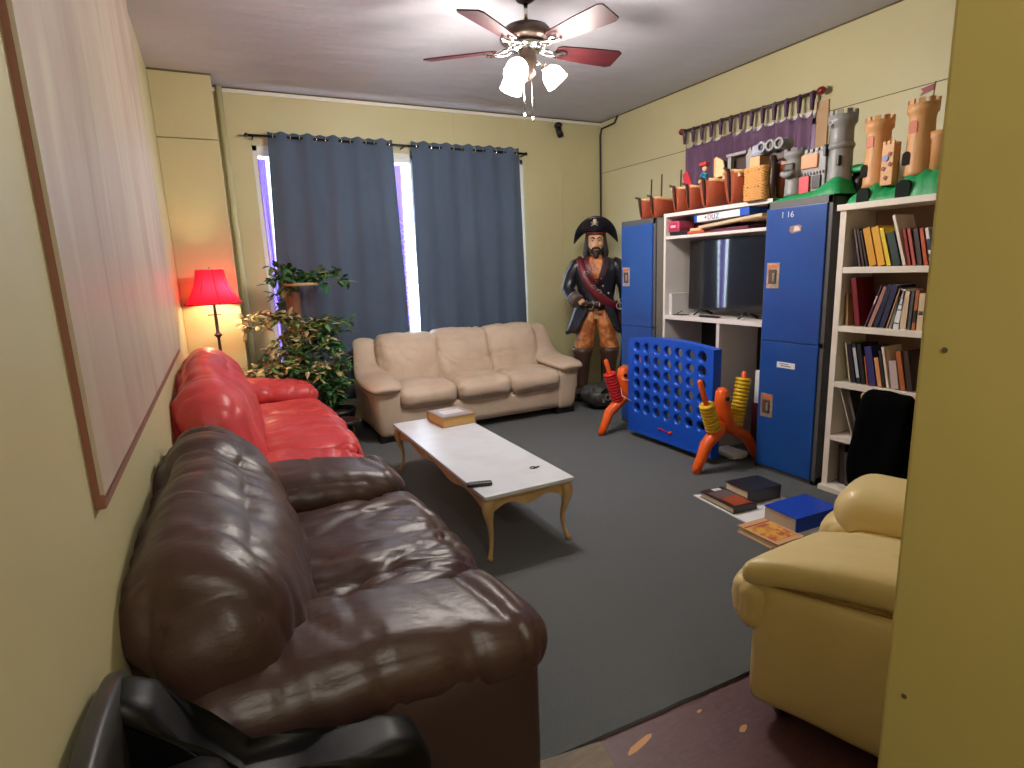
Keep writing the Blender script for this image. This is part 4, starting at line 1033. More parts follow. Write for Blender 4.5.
# ------------------------------------------------------------------ giant four in a row game
def game():
    t = thing('four_in_a_row_game', 'giant blue four in a row game on curved orange legs', 'game', (3.2, 3.53, 0))
    X0, X1 = 3.147, 3.195
    ya, yb_ = 3.00, 3.975; cy0, cy1 = 3.052, 3.920; cz0, cz1 = .222, .858
    nC, nR = 7, 6; dy = (cy1 - cy0) / nC; dz = (cz1 - cz0) / nR; r = .038; NS = 24
    mb = MB(); bm = mb.bm
    def sq(k):
        a = 2 * PI * k / NS; c, s_ = math.cos(a), math.sin(a); m = max(abs(c), abs(s_)); return c / m, s_ / m
    for i in range(nC):
        for j in range(nR):
            yc = cy0 + (i + .5) * dy; zc = cz0 + (j + .5) * dz; L = []
            for x in (X0, X1):
                o = []; n_ = []; m2 = []
                for k in range(NS):
                    u, v = sq(k); a = 2 * PI * k / NS
                    o.append(bm.verts.new((x, yc + u * dy / 2, zc + v * dz / 2)))
                    m2.append(bm.verts.new((x + (.0 if x == X0 else 0), yc + math.cos(a) * (r + .008), zc + math.sin(a) * (r + .008))))
                    n_.append(bm.verts.new((x + (.010 if x == X0 else -.010), yc + math.cos(a) * r, zc + math.sin(a) * r)))
                for k in range(NS):
                    q = (k + 1) % NS
                    bm.faces.new([o[k], o[q], m2[q], m2[k]]); f = bm.faces.new([m2[k], m2[q], n_[q], n_[k]])
                L.append(n_)
            for k in range(NS):
                q = (k + 1) % NS; f = bm.faces.new([L[0][k], L[0][q], L[1][q], L[1][k]]); f.smooth = True
    part('hole_grid', mb, M['c4_blue'], t)
    # raised frame around the grid with an arched top
    def arch(y): u = (y - (ya + yb_) / 2) / ((yb_ - ya) / 2); return .868 + .034 * (1 - u * u)
    mb = MB(); n = 24
    out = [(yb_ - .0, .05), (ya + .0, .05)] + [(ya + (yb_ - ya) * k / n, arch(ya + (yb_ - ya) * k / n)) for k in range(n + 1)]
    mb.prism([(ya, .05), (cy0, .05)] + [(cy0, arch(cy0)), (ya, .868)], 'x', 3.145, 3.225)
    mb.prism([(cy1, .05), (yb_, .05), (yb_, .868), (cy1, arch(cy1))], 'x', 3.145, 3.225)
    mb.prism([(cy0, cz1)] + [(cy1, cz1)] + [(cy1 - (cy1 - cy0) * k / n, arch(cy1 - (cy1 - cy0) * k / n)) for k in range(n + 1)], 'x', 3.145, 3.225)
    mb.prism([(cy0, .05), (cy1, .05), (cy1, cz0), (cy0, cz0)], 'x', 3.145, 3.225)
    mb.prism([(ya - .004, .05), (yb_ + .004, .05), (yb_ + .004, .075), (ya - .004, .075)], 'x', 3.140, 3.230)
    part('board_frame', mb, M['c4_blue'], t)
    mb = MB(); mb.tube([(3.144, 3.55, .15), (3.142, 3.48, .145), (3.144, 3.44, .145)], .004, 8); mb.ball((3.14, 3.43, .145), (.012, .022, .015), 10); mb.ball((3.14, 3.56, .15), (.012, .014, .010), 10)
    part('release_bar', mb, M['red_pl'], t)
    for far, y in ((False, 2.925), (True, 4.085)):
        dx = .045 if far else 0
        mb = MB()
        def P(x, z): return Vector((x, y, z))
        # hub column with rounded head, arched legs
        mb.tube([P(3.155 + dx * .3, .60), P(3.16 + dx * .3, .58), P(3.165, .50), P(3.185, .40), P(3.20, .30)], [(.02, .03), (.045, .045), (.055, .055), (.05, .06), (.05, .10)], 14, up=(0, 1, 0))
        for fx, s in ((2.935, -1), (3.535, 1)):
            mb.tube([P(3.20 + s * .02, .33), P(3.20 + s * .09, .27), P((3.2 + fx) / 2 + s * .05, .20), P(fx - s * .045, .11), P(fx, .035), P(fx + s * .005, .0)], [(.05, .055), (.045, .055), (.042, .048), (.038, .040), (.034, .034), (.026, .026)], 14, up=(0, 1, 0))
        lg = part('leg_frame', mb, M['orange'], t)
        mb = MB(); mb.cyl((3.16, y - .058, .53), (3.16, y - .047, .53), .016); part('hub_hole', mb, M['black'], lg)
        for s in (-1, 1):
            p0 = P(3.20 + s * .10 + dx * .5, .27); p1 = P(3.20 + s * .262 + dx, .685)
            if s > 0: p1 = P(3.385, .70)
            mb = MB(); mb.tube([p0, p1 * .98 + p0 * .02, p1], [.020, .019, .010], 12); part('peg', mb, M['orange'], lg)
            ax = (p1 - p0).normalized(); q = Vector((0, 0, 1)).rotation_difference(ax).to_matrix()
            full = (not far and s > 0) or far
            nr = 13 if (s > 0 and not far) else (10 if far else 8)
            for k in range(0 if (far and s > 0) else nr):
                c = p0 + ax * (.045 + k * .0275)
                mb = MB(); mb.lathe([(.022, -.0125), (.046, -.0135), (.056, -.006), (.056, .006), (.046, .0135), (.022, .0125)], c, 20, rot=q, close=True)
                o = part('game_ring', mb, M['red_pl'] if (far and s < 0) else M['yellow_pl'])
                where = 'far left peg' if far and s < 0 else ('front peg' if not far and s < 0 else ('rear peg' if not far else 'hidden far peg'))
                cn = 'red' if (far and s < 0) else 'yellow'
                tag(o, '%s plastic game ring stacked on the %s of the giant game' % (cn, {'front peg': 'near front', 'rear peg': 'near rear', 'far left peg': 'far front', 'hidden far peg': 'far rear'}[where]), 'game ring', '%s rings on the %s' % (cn, where))
    return t
gm = game()
mb = MB(); mb.tube([(3.143, 3.95, .50), (3.10, 4.0, .505), (3.13, 4.06, .52)], .003, 6); part('cord', mb, M['paper'], gm)
mb = MB(); mb.tube([(3.143, 3.93, .32), (3.09, 3.99, .36), (3.13, 4.06, .42)], .003, 6); part('cord', mb, M['paper'], gm)
mb = MB(); mb.rbox((3.42, 3.07, .03), (.16, .22, .05), .02, 12, fn=wrinkle(.012, 14, 14, 14, 3, .01))
tag(part('crumpled_paper', mb, M['paper']), 'crumpled white paper on the carpet behind the near orange legs', 'paper')

# ------------------------------------------------------------------ pirate statue
def pirate():
    t = thing('pirate_statue', 'life size painted pirate statue with a skull hat in the far right corner', 'statue', (3.77, 5.33, 0), R(-34))
    kw = dict(world=False)
    def el(cx, cy, z, rx, ry, n=24, f=None):
        out = []
        for k in range(n):
            a = 2 * PI * k / n; s = 1 + (f(a) if f else 0)
            out.append((cx + rx * math.sin(a) * s, cy - ry * math.cos(a) * s, z))
        return out
    mb = MB(); mb.lathe([(.30, 0), (.30, .045), (.27, .06)], (0, 0, 0), 24, sc=(1, .8)); part('plinth', mb, cmat('grey_plinth', 90, 84, 76), t, **kw)
    # body as one continuous surface
    mb = MB()
    mb.loft([el(0, 0, .92, .16, .11), el(0, 0, 1.02, .17, .115), el(0, 0, 1.16, .145, .105), el(0, 0, 1.35, .185, .12), el(0, 0, 1.48, .20, .115), el(0, 0, 1.56, .14, .09), el(0, -.005, 1.60, .065, .065), el(0, -.01, 1.68, .055, .06)])
    mb.loft([el(0, -.02, 1.585, .03, .04), el(0, -.03, 1.61, .058, .07), el(0, -.03, 1.66, .075, .09), el(0, -.02, 1.73, .083, .100), el(0, -.01, 1.80, .085, .103), el(0, 0, 1.86, .072, .09), el(0, 0, 1.90, .03, .04)])
    mb.tube([(0, -.115, 1.765), (0, -.135, 1.74), (0, -.155, 1.712), (0, -.13, 1.70)], [.012, .016, .022, .012], 8)          # nose
    for s in (-1, 1):
        mb.ball((s * .035, -.112, 1.785), (.030, .018, .012), 10)               # brows
        mb.ball((s * .045, -.098, 1.725), (.024, .022, .022), 10)               # cheek bones
        mb.ball((s * .088, -.01, 1.75), (.012, .022, .032), 10)                 # ears
        hipx = s * .095
        kn = Vector((s * .135 - .01, -.03, .56)); an = Vector((s * .155 - .01, .01, .13))
        mb.tube([(hipx, 0, .98), (s * .10, -.01, .88), (s * .12 - .005, -.03, .72), kn, (kn + an) / 2 + Vector((0, .02, .05)), an, an - Vector((0, 0, .06))], [.09, .098, .085, .062, .058, .04, .04], 14)
        mb.tube([an + Vector((0, .05, -.045)), an + Vector((s * .01, -.04, -.045)), an + Vector((s * .03, -.15, -.05))], [(.04, .03), (.045, .03), (.03, .018)], 12)
    arms = {-1: [(-.20, 0, 1.51), (-.265, .01, 1.40), (-.315, .0, 1.25), (-.255, -.12, 1.165), (-.20, -.19, 1.12)], 1: [(.20, 0, 1.51), (.265, .01, 1.40), (.315, .01, 1.25), (.325, -.06, 1.12), (.315, -.11, 1.03)]}
    for s in (-1, 1): mb.tube(arms[s], [.065, .058, .046, .038, .030], 12)
    # hands with separate fingers; right one closes on the pistol grip
    for s in (-1, 1):
        w = Vector(arms[s][-1]); d = (Vector((.10, -.05, -.03)) if s < 0 else Vector((-.01, -.05, -.10))).normalized()
        up_ = Vector((0, -.4, .9)).normalized() if s < 0 else Vector((0, -1, .4)).normalized()
        sd = d.cross(up_).normalized(); up_ = sd.cross(d).normalized()
        mb.ball(w + d * .045, (.036, .030, .030), 12)
        for k in range(4):
            b = w + d * .068 + up_ * (.025 - .016 * k); ln = (.030, .034, .032, .026)[k]
            cl = sd * (-1 if s < 0 else 1)
            mb.tube([b - d * .01, b + d * ln * .8, b + d * (ln + .006) + cl * ln * .6, b + d * ln * .5 + cl * ln * 1.1], [.0095, .009, .0085, .006], 8)
        b = w + d * .03 + up_ * .022
        mb.tube([b, b + up_ * .022 + d * .022, b + up_ * .018 + d * .046], [.012, .011, .007], 8)
    body = part('body', mb, M['skin'], t, **kw)
    rm = body.modifiers.new('Remesh', 'REMESH'); rm.mode = 'VOXEL'; rm.voxel_size = .0065; rm.use_smooth_shade = True
    for s in (-1, 1):
        mb = MB(); mb.ball((s * .034, -.112, 1.762), (.013, .010, .009), 10); part('eye', mb, M['bone'], t, **kw)
        mb = MB(); mb.ball((s * .034, -.121, 1.762), (.006, .004, .006), 8); part('pupil', mb, M['black'], t, **kw)
        mb = MB(); mb.tube([(s * .012, -.128, 1.782), (s * .035, -.130, 1.793), (s * .062, -.112, 1.786)], [.005, .008, .004], 8); part('eyebrow', mb, M['hair'], t, **kw)
    mb = MB(); mb.tube([(-.022, -.128, 1.660), (0, -.134, 1.658), (.022, -.128, 1.660)], [.004, .008, .004], 8); part('mouth', mb, cmat('lip_paint', 140, 76, 62), t, **kw)
    # beard, moustache and long hair
    mb = MB()
    mb.tube([(-.072, -.05, 1.70), (-.06, -.085, 1.655), (-.03, -.118, 1.635), (0, -.128, 1.63), (.03, -.118, 1.635), (.06, -.085, 1.655), (.072, -.05, 1.70)], [.012, .018, .022, .024, .022, .018, .012], 10)
    mb.tube([(0, -.115, 1.64), (0, -.122, 1.60), (0, -.115, 1.56), (0, -.10, 1.53)], [.032, .032, .02, .006], 10)
    for s in (-1, 1): mb.tube([(0, -.142, 1.688), (s * .03, -.135, 1.682), (s * .052, -.115, 1.655), (s * .056, -.108, 1.625)], [.009, .011, .009, .003], 8)
    part('beard', mb, M['hair'], t, **kw)
    mb = MB()
    for s in (-1, 1):
        for k, (x, y, z1) in enumerate(((.090, -.025, 1.52), (.098, .02, 1.50), (.088, .06, 1.50), (.05, .09, 1.50))):
            mb.tube([(s * (x - .01), y, 1.85), (s * x, y, 1.74), (s * (x + .012 + .006 * math.sin(k * 2)), y + .005, 1.63), (s * (x + .004), y, z1)], [.02, .026, .026, .010], 10)
    mb.ball((0, .05, 1.78), (.085, .07, .10), 16); part('hair', mb, M['hair'], t, **kw)
    # hat
    mb = MB(); n = 48; K = 8; rr = []
    for j in range(K + 1):
        v = j / K; ring = []
        for k in range(n):
            a = 2 * PI * k / n; c, s_ = math.cos(a), math.sin(a)
            f = abs(s_) ** 1.4
            x = c * (.098 + .135 * v ** .8) * (1 + .05 * math.sin(a))
            y = s_ * (.108 + .045 * v) ; up = (.158 * f ** .55 - .115 * (1 - f ** .55)) * v ** 1.1
            if s_ < 0: y -= .012 * v
            ring.append((x, y - .005, 1.852 + up))
        rr.append(ring)
    mb.loft(rr, cap=False)
    o = part('hat_brim', mb, M['coat'], t, fix=False, **kw); so = o.modifiers.new('Solidify', 'SOLIDIFY'); so.thickness = .012
    mb = MB(); mb.lathe([(.104, 1.835), (.106, 1.88), (.098, 1.94), (.07, 1.975), (.02, 1.985)], (0, 0, 0), 24, sc=(1, 1.08)); part('hat_crown', mb, M['coat'], t, **kw)
    mb = MB(); mb.ball((-.012, -.164, 1.962), (.021, .010, .022), 12); mb.ball((-.012, -.162, 1.940), (.012, .008, .011), 10)
    for s in (-1, 1): mb.tube([(-.012 - .040, -.150 - .0, 1.932 - s * .018), (-.012 + .036, -.150, 1.932 + s * .018)], .0055, 8)
    part('skull_emblem', mb, M['bone'], t, **kw)
    mb = MB(); mb.tube([(-.10, -.05, 1.845), (-.06, -.10, 1.838), (0, -.125, 1.836), (.06, -.10, 1.838), (.10, -.05, 1.845)], .013, 10); part('headscarf', mb, M['maroon'], t, **kw)
    # coat body and skirt that hangs open at the front
    fold = lambda a: .035 * math.sin(5 * a + 1) + .02 * math.sin(11 * a)
    mb = MB()
    mb.loft([el(0, 0, 1.04, .225, .165, 36, fold), el(0, 0, 1.14, .195, .150, 36), el(0, 0, 1.28, .215, .155, 36), el(0, 0, 1.42, .245, .160, 36), el(0, 0, 1.51, .255, .145, 36), el(0, .005, 1.565, .205, .125, 36), el(0, .01, 1.60, .105, .095, 36), el(0, .01, 1.615, .095, .09, 36)])
    coat = part('coat', mb, M['coat'], t, **kw)
    mb = MB(); nz = 10; na = 40; G = []
    for j in range(nz + 1):
        v = j / nz; z = 1.10 - v * .30; g = .30 + v * .42; row = []
        for i in range(na + 1):
            a = g + (2 * PI - 2 * g) * i / na
            fo = 1 + .06 * v * math.sin(9 * a) + .03 * v * math.sin(17 * a)
            zz = z - .05 * v * (abs(math.sin(a))) + .02 * math.sin(4 * a) * v
            row.append(mb.bm.verts.new(((.215 + .115 * v) * fo * math.sin(a), -(.165 + .075 * v) * fo * math.cos(a), zz)))
        G.append(row)
    for j in range(nz):
        for i in range(na):
            f = mb.bm.faces.new([G[j][i], G[j][i + 1], G[j + 1][i + 1], G[j + 1][i]]); f.smooth = True
    o = part('coat_skirt', mb, M['coat'], t, fix=False, **kw); so = o.modifiers.new('Solidify', 'SOLIDIFY'); so.thickness = .018
    for s in (-1, 1):
        mb = MB(); A = [Vector(p) for p in arms[s]]; A[-1] = A[-1] * .55 + A[-2] * .45
        mb.tube([Vector((s * .17, 0, 1.53))] + A, [.07, .088, .084, .074, .070, .068], 16)
        sl = part('sleeve', mb, M['coat'], t, **kw)
        mb = MB(); d = (Vector(arms[s][-1]) - Vector(arms[s][-2])).normalized(); c = Vector(arms[s][-1])
        mb.tube([c - d * .085, c - d * .045, c - d * .012, c + d * .004], [.074, .080, .082, .060], 16); part('cuff', mb, M['glove'] if s < 0 else M['coat'], sl, **kw)
        mb = MB(); mb.tube([c - d * .092, c - d * .082], [.079, .080], 16); part('cuff_trim', mb, M['silver'], sl, **kw)
    # open shirt, lapels, waistcoat
    def on(phi, z, off=0.0):   # a point on the torso surface
        zs = [1.04, 1.14, 1.28, 1.42, 1.51, 1.565, 1.60]; rx = [.225, .195, .215, .245, .255, .205, .105]; ry = [.165, .15, .155, .16, .145, .125, .095]
        z_ = max(zs[0], min(zs[-1], z))
        for i in range(6):
            if z_ <= zs[i + 1]: f = (z_ - zs[i]) / (zs[i + 1] - zs[i]); break
        a, b = rx[i] + (rx[i + 1] - rx[i]) * f + off, ry[i] + (ry[i + 1] - ry[i]) * f + off
        return Vector((a * math.sin(phi), -b * math.cos(phi), z))
    def patch(cols, off):
        mb = MB(); G = []
        for z, p0, p1 in cols: G.append([mb.bm.verts.new(on(p0 + (p1 - p0) * k / 8, z, off)) for k in range(9)])
        for a, b in zip(G[:-1], G[1:]):
            for k in range(8): mb.bm.faces.new([a[k], a[k + 1], b[k + 1], b[k]]).smooth = True
        return mb
    o = part('shirt', patch([(1.60, -.55, .55), (1.565, -.36, .36), (1.50, -.26, .26), (1.42, -.18, .18), (1.36, -.08, .08)], .006), M['gold_trouser'], t, fix=False, **kw)
    so = o.modifiers.new('Solidify', 'SOLIDIFY'); so.thickness = .008
    for s in (-1, 1):
        o = part('lapel', patch([(1.60, s * .50, s * 1.0), (1.56, s * .34, s * .60), (1.50, s * .24, s * .52), (1.40, s * .12, s * .40), (1.28, s * .0, s * .22)], .012), M['maroon'] if s < 0 else cmat('dark_lapel', 52, 26, 40), t, fix=False, **kw)
        so = o.modifiers.new('Solidify', 'SOLIDIFY'); so.thickness = .012
    # sash from right shoulder to left hip, falling down the side
    mb = MB(); pts = [on(-1.0, 1.565, .01), on(-.62, 1.50, .022), on(-.52, 1.40, .028), on(-.32, 1.30, .03), on(0, 1.20, .032), on(.45, 1.11, .035), on(.95, 1.05, .035), on(1.35, 1.03, .035)]
    mb.tube(pts, [.03, .036, .038, .038, .040, .042, .042, .036], 14, flat=(1.15, .55), up=(0, -1, 0)); mb.tube([on(-2.2, 1.56, .0), on(-1.5, 1.58, .015), on(-1.0, 1.565, .01)], .03, 12)
    mb.tube([on(1.35, 1.04, .035), (.285, -.11, .95), (.30, -.12, .84), (.315, -.11, .70)], [.035, .045, .055, .045], 12, flat=(1, .5), up=(0, -1, 0))
    part('sash', mb, M['maroon'], t, **kw)
    mb = MB(); mb.torus((0, 0, 1.085), .212, .020, seg=36)
    for v in mb.bm.verts: v.co.y *= .78
    part('belt', mb, M['boot'], t, **kw)
    mb = MB(); mb.tube([(-.03, -.182, 1.11), (.03, -.182, 1.11), (.03, -.182, 1.06), (-.03, -.182, 1.06), (-.03, -.182, 1.11)], .006, 6); part('buckle', mb, M['silver'], t, **kw)
    # buckled straps and buttons
    for k, (ph, z) in enumerate(((-.36, 1.425), (-.12, 1.275), (.12, 1.225), (.20, 1.36), (.30, 1.28), (.62, 1.20), (.66, 1.10))):
        c = on(ph, z, .045 if k < 3 else .02)
        mb = MB()
        if k < 3: mb.tube([c + Vector((-.028, 0, .018)), c + Vector((.012, -.006, .012)), c + Vector((.026, 0, -.016)), c + Vector((-.008, .002, -.012)), c + Vector((-.028, 0, .018))], .005, 6)
        else: mb.ball(c, (.012, .007, .012), 8)
        part('buckle' if k < 3 else 'button', mb, M['silver'], t, **kw)
    # trousers: baggy, gathered below the knee
    mb = MB()
    for s in (-1, 1):
        f = lambda a, s=s: .05 * math.sin(6 * a + s) + .03 * math.sin(13 * a)
        mb.loft([el(s * .075, 0, 1.03, .125, .125, 28), el(s * .095, -.01, .90, .110, .120, 28, f), el(s * .118, -.02, .76, .095, .108, 28, f), el(s * .140, -.03, .64, .104, .112, 28, f), el(s * .150, -.03, .57, .098, .10, 28, f), el(s * .152, -.03, .54, .075, .08, 28)])
    part('trousers', mb, M['gold_trouser'], t, **kw)
    for s in (-1, 1):
        cx = s * .15 - .008
        mb = MB(); mb.loft([el(cx + s * .01, .01, .062, .062, .075), el(cx + s * .01, .01, .16, .058, .066), el(cx, 0, .32, .072, .08), el(cx, -.02, .46, .088, .092), el(cx - s * .002, -.028, .54, .108, .108), el(cx - s * .002, -.028, .60, .118, .116), el(cx, -.028, .60, .095, .095), el(cx, -.028, .54, .085, .085)])
        mb.tube([(cx + s * .01, .045, .095), (cx + s * .02, -.06, .092), (cx + s * .035, -.17, .085), (cx + s * .036, -.20, .078)], [(.062, .036), (.064, .036), (.05, .026), (.02, .014)], 14, up=(0, 0, 1))
        part('boot', mb, M['boot'], t, **kw)
    # sword in the scabbard by the left leg
    mb = MB(); mb.tube([(.25, -.14, 1.02), (.285, -.15, .80), (.262, -.15, .45), (.215, -.14, .12)], [.012, .012, .010, .006], 8); sc_ = part('scabbard', mb, M['black'], t, **kw)
    mb = MB(); mb.tube([(.25, -.14, 1.02), (.25, -.155, 1.10), (.23, -.16, 1.15)], .011, 8); mb.torus((.25, -.155, 1.06), .035, .006, rotx(R(90))); part('hilt', mb, M['silver'], t, **kw)
    return t
pirate()
t = thing('flintlock_pistol', 'dark toy flintlock pistol with silver guard in the pirate statue right hand', 'pistol', (0, 0, 0))
t.location = (3.77, 5.33, 0); t.rotation_euler = (0, 0, R(-34)); MW[t.name] = Matrix.Translation((3.77, 5.33, 0)) @ Matrix.Rotation(R(-34), 4, 'Z')
mb = MB(); mb.tube([(-.155, -.245, 1.09), (-.12, -.265, 1.115), (-.06, -.265, 1.10), (.02, -.25, 1.045)], [.016, .020, .017, .013], 10); part('stock', mb, M['dark_brown'], t, world=False)
mb = MB(); mb.tube([(-.10, -.268, 1.125), (.045, -.25, 1.045)], .009, 10); part('barrel', mb, M['black'], t, world=False)
mb = MB(); mb.tube([(-.075, -.27, 1.10), (-.045, -.272, 1.135), (-.035, -.27, 1.075), (-.06, -.268, 1.035), (-.09, -.268, 1.05)], .006, 8); part('guard', mb, M['silver'], t, world=False)

# dark bag by the statue's feet
t = thing('dark_duffel_bag', 'dark grey duffel bag on the floor before the pirate statue', 'bag', (3.62, 4.92, 0))
mb = MB(); mb.rbox((3.69, 4.95, .125), (.66, .32, .23), .11, 30, (.02, .02, .02), wrinkle(.026, 6, 6, 6, 9, .045)); part('bag_body', mb, cmat('dark_grey_nylon', 54, 52, 52, .5), t)
mb = MB(); mb.tube([(3.45, 4.80, .19), (3.50, 4.75, .27), (3.62, 4.74, .29), (3.72, 4.77, .21)], .012, 8); part('handle', mb, M['black'], t)
mb = MB(); mb.torus((3.50, 4.755, .15), .03, .006, rotx(R(80))); mb.box((3.45, 4.76, .12), (.03, .01, .04)); part('buckle', mb, M['silver'], t)
# ------------------------------------------------------------------ plant stand and plants
t = thing('plant_stand', 'brown wooden tiered plant stand before the left curtain edge', 'plant stand', (.62, 5.58, 0))
mb = MB(); mb.lathe([(.19, 0), (.19, .03), (.17, .035)], (.64, 5.58, 0)); part('base', mb, M['wood'], t)
mb = MB(); mb.tube([(.63, 5.58, .03), (.62, 5.58, 1.42)], .062, 20); part('post', mb, M['wood'], t)
for x, z, r in ((.68, 1.42, .17), (.70, 1.02, .17), (.66, .56, .2)):
    mb = MB(); mb.lathe([(r - .01, z), (r, z + .006), (r, z + .022), (r - .01, z + .028)], (x, 5.56, 0), 28, sc=(1, .8)); part('platform', mb, M['lt_wood'], t)
def leaf(mb, p, d, up_, L, W, mi):
    d = d.normalized(); s = d.cross(up_)
    if s.length < 1e-3: s = Vector((1, 0, 0))
    s.normalize(); n = s.cross(d)
    P = [p, p + d * L * .35 + s * W - n * L * .05, p + d * L * .75 + s * W * .75 - n * L * .14, p + d * L - n * L * .28, p + d * L * .75 - s * W * .75 - n * L * .14, p + d * L * .35 - s * W - n * L * .05]
    m1, m2 = p + d * L * .38 + n * L * .03, p + d * L * .75 - n * L * .06
    V = [mb.bm.verts.new(q) for q in P]; a = mb.bm.verts.new(m1); b = mb.bm.verts.new(m2)
    for f in ((V[0], V[1], a), (V[1], V[2], b, a), (V[2], V[3], b), (V[3], V[4], b), (V[4], V[5], a, b), (V[5], V[0], a)):
        g = mb.bm.faces.new(f); g.material_index = mi
def plant(name, label, origin, tips, weights, seed, L=.065, step=.035, dens=2):
    rn = random.Random(seed)
    t = thing(name, label, 'plant', origin)
    st = MB(); lv = MB(); o = Vector(origin)
    for tip in tips:
        tip = Vector(tip); mid = (o + tip) / 2 + Vector((rn.uniform(-.05, .05), rn.uniform(-.05, .05), rn.uniform(.05, .16)))
        pts = []
        n = max(4, int((tip - o).length / step))
        for i in range(n + 1):
            u = i / n; p = o * (1 - u) ** 2 + mid * 2 * u * (1 - u) + tip * u * u; pts.append(p + Vector((rn.uniform(-.008, .008),) * 3))
        st.tube(pts, [.004 * (1 - .6 * i / n) for i in range(n + 1)], 5)
        for i in range(1, n + 1):
            for k in range(dens + (2 if i == n else 0)):
                d = Vector((rn.uniform(-1, 1), rn.uniform(-1, .6), rn.uniform(-.6, .7)))
                leaf(lv, pts[i], d, Vector((0, 0, 1)), L * rn.uniform(.7, 1.3), L * .30 * rn.uniform(.8, 1.2), rn.choices(range(4), weights)[0])
    part('stems', st, cmat('stem_green', 84, 86, 50), t)
    part('leaves', lv, [M['leaf1'], M['leaf2'], M['leaf3'], M['leaf4']], t, fix=False)
    return t
def rt(cx, cz, rx, rz, n, seed, y=5.42, ry=.12):
    rn = random.Random(seed); out = []
    for _ in range(n):
        a = rn.uniform(0, 2 * PI); r = math.sqrt(rn.uniform(.05, 1)); out.append((cx + rx * r * math.cos(a), y + rn.uniform(-ry, ry), cz + rz * r * math.sin(a)))
    return out
p1 = plant('trailing_vine', 'dark green trailing vine on the top tier of the plant stand', (.66, 5.54, 1.46), rt(.46, 1.52, .12, .10, 6, 1, 5.50) + rt(.95, 1.48, .12, .12, 6, 2, 5.50) + rt(.45, 1.22, .06, .14, 4, 3, 5.50) + rt(.62, 1.54, .14, .05, 4, 5, 5.50), (8, 4, 0, 1), 11, L=.08, step=.05)
p2 = plant('variegated_vine', 'cream and tan leaved vine hanging left from the middle of the stand', (.66, 5.50, 1.06), rt(.32, 1.10, .20, .12, 12, 12, 5.45) + rt(.28, .62, .20, .12, 12, 13, 5.50, .05) + rt(.62, 1.0, .16, .10, 8, 14, 5.42), (1, 2, 9, 7), 12, L=.075, step=.05)
p3 = plant('bushy_vine', 'thick green leafed vine spilling right beside the beige sofa', (.72, 5.48, 1.06), rt(.92, .98, .20, .15, 13, 21, 5.42) + rt(.84, .74, .22, .16, 13, 22, 5.40) + rt(.60, .72, .16, .10, 6, 23, 5.40), (8, 6, 3, 2), 13, L=.085, step=.05)
p4 = plant('low_vine', 'dark foliage plant between the red loveseat and beige sofa', (.84, 5.36, .30), rt(.86, .56, .17, .14, 22, 31, 5.34) + rt(.62, .66, .22, .08, 10, 32, 5.38), (12, 2, 1, 1), 14, L=.08, step=.05)
p5 = plant('pale_vine', 'pale cream leaved vine low behind the red loveseat arm', (.60, 5.50, .60), rt(.36, .70, .30, .06, 12, 41, 5.42) + rt(.78, .66, .20, .06, 8, 42, 5.36), (1, 2, 9, 6), 15, L=.08, step=.05)
t = thing('plant_pot', 'black round pot on the floor between the red and beige sofas', 'pot', (.86, 5.32, 0))
mb = MB(); mb.lathe([(.10, 0), (.13, .02), (.165, .26), (.175, .27), (.175, .30), (.155, .30), (.15, .265), (.0, .26)], (.86, 5.32, 0), 28); part('pot_body', mb, M['black'], t)
mb = MB(); mb.lathe([(.148, .262), (.0, .285)], (.86, 5.32, 0), 20); part('soil', mb, cmat('dark_soil', 44, 34, 28, .9), t)
t = thing('small_side_table', 'small dark round stool on the floor beside the red loveseat front', 'stool', (.88, 4.96, 0))
mb = MB(); mb.lathe([(.12, .24), (.125, .25), (.125, .265), (.12, .272)], (.87, 4.98, 0), 24, sc=(.8, 1)); part('seat', mb, M['dark_brown'], t)
for k in range(3):
    a = k * 2.1 + .4; mb = MB(); mb.cyl((.87 + .07 * math.cos(a), 4.98 + .08 * math.sin(a), .245), (.87 + .085 * math.cos(a), 4.98 + .11 * math.sin(a), 0), .010, .008); part('leg', mb, M['dark_brown'], t)

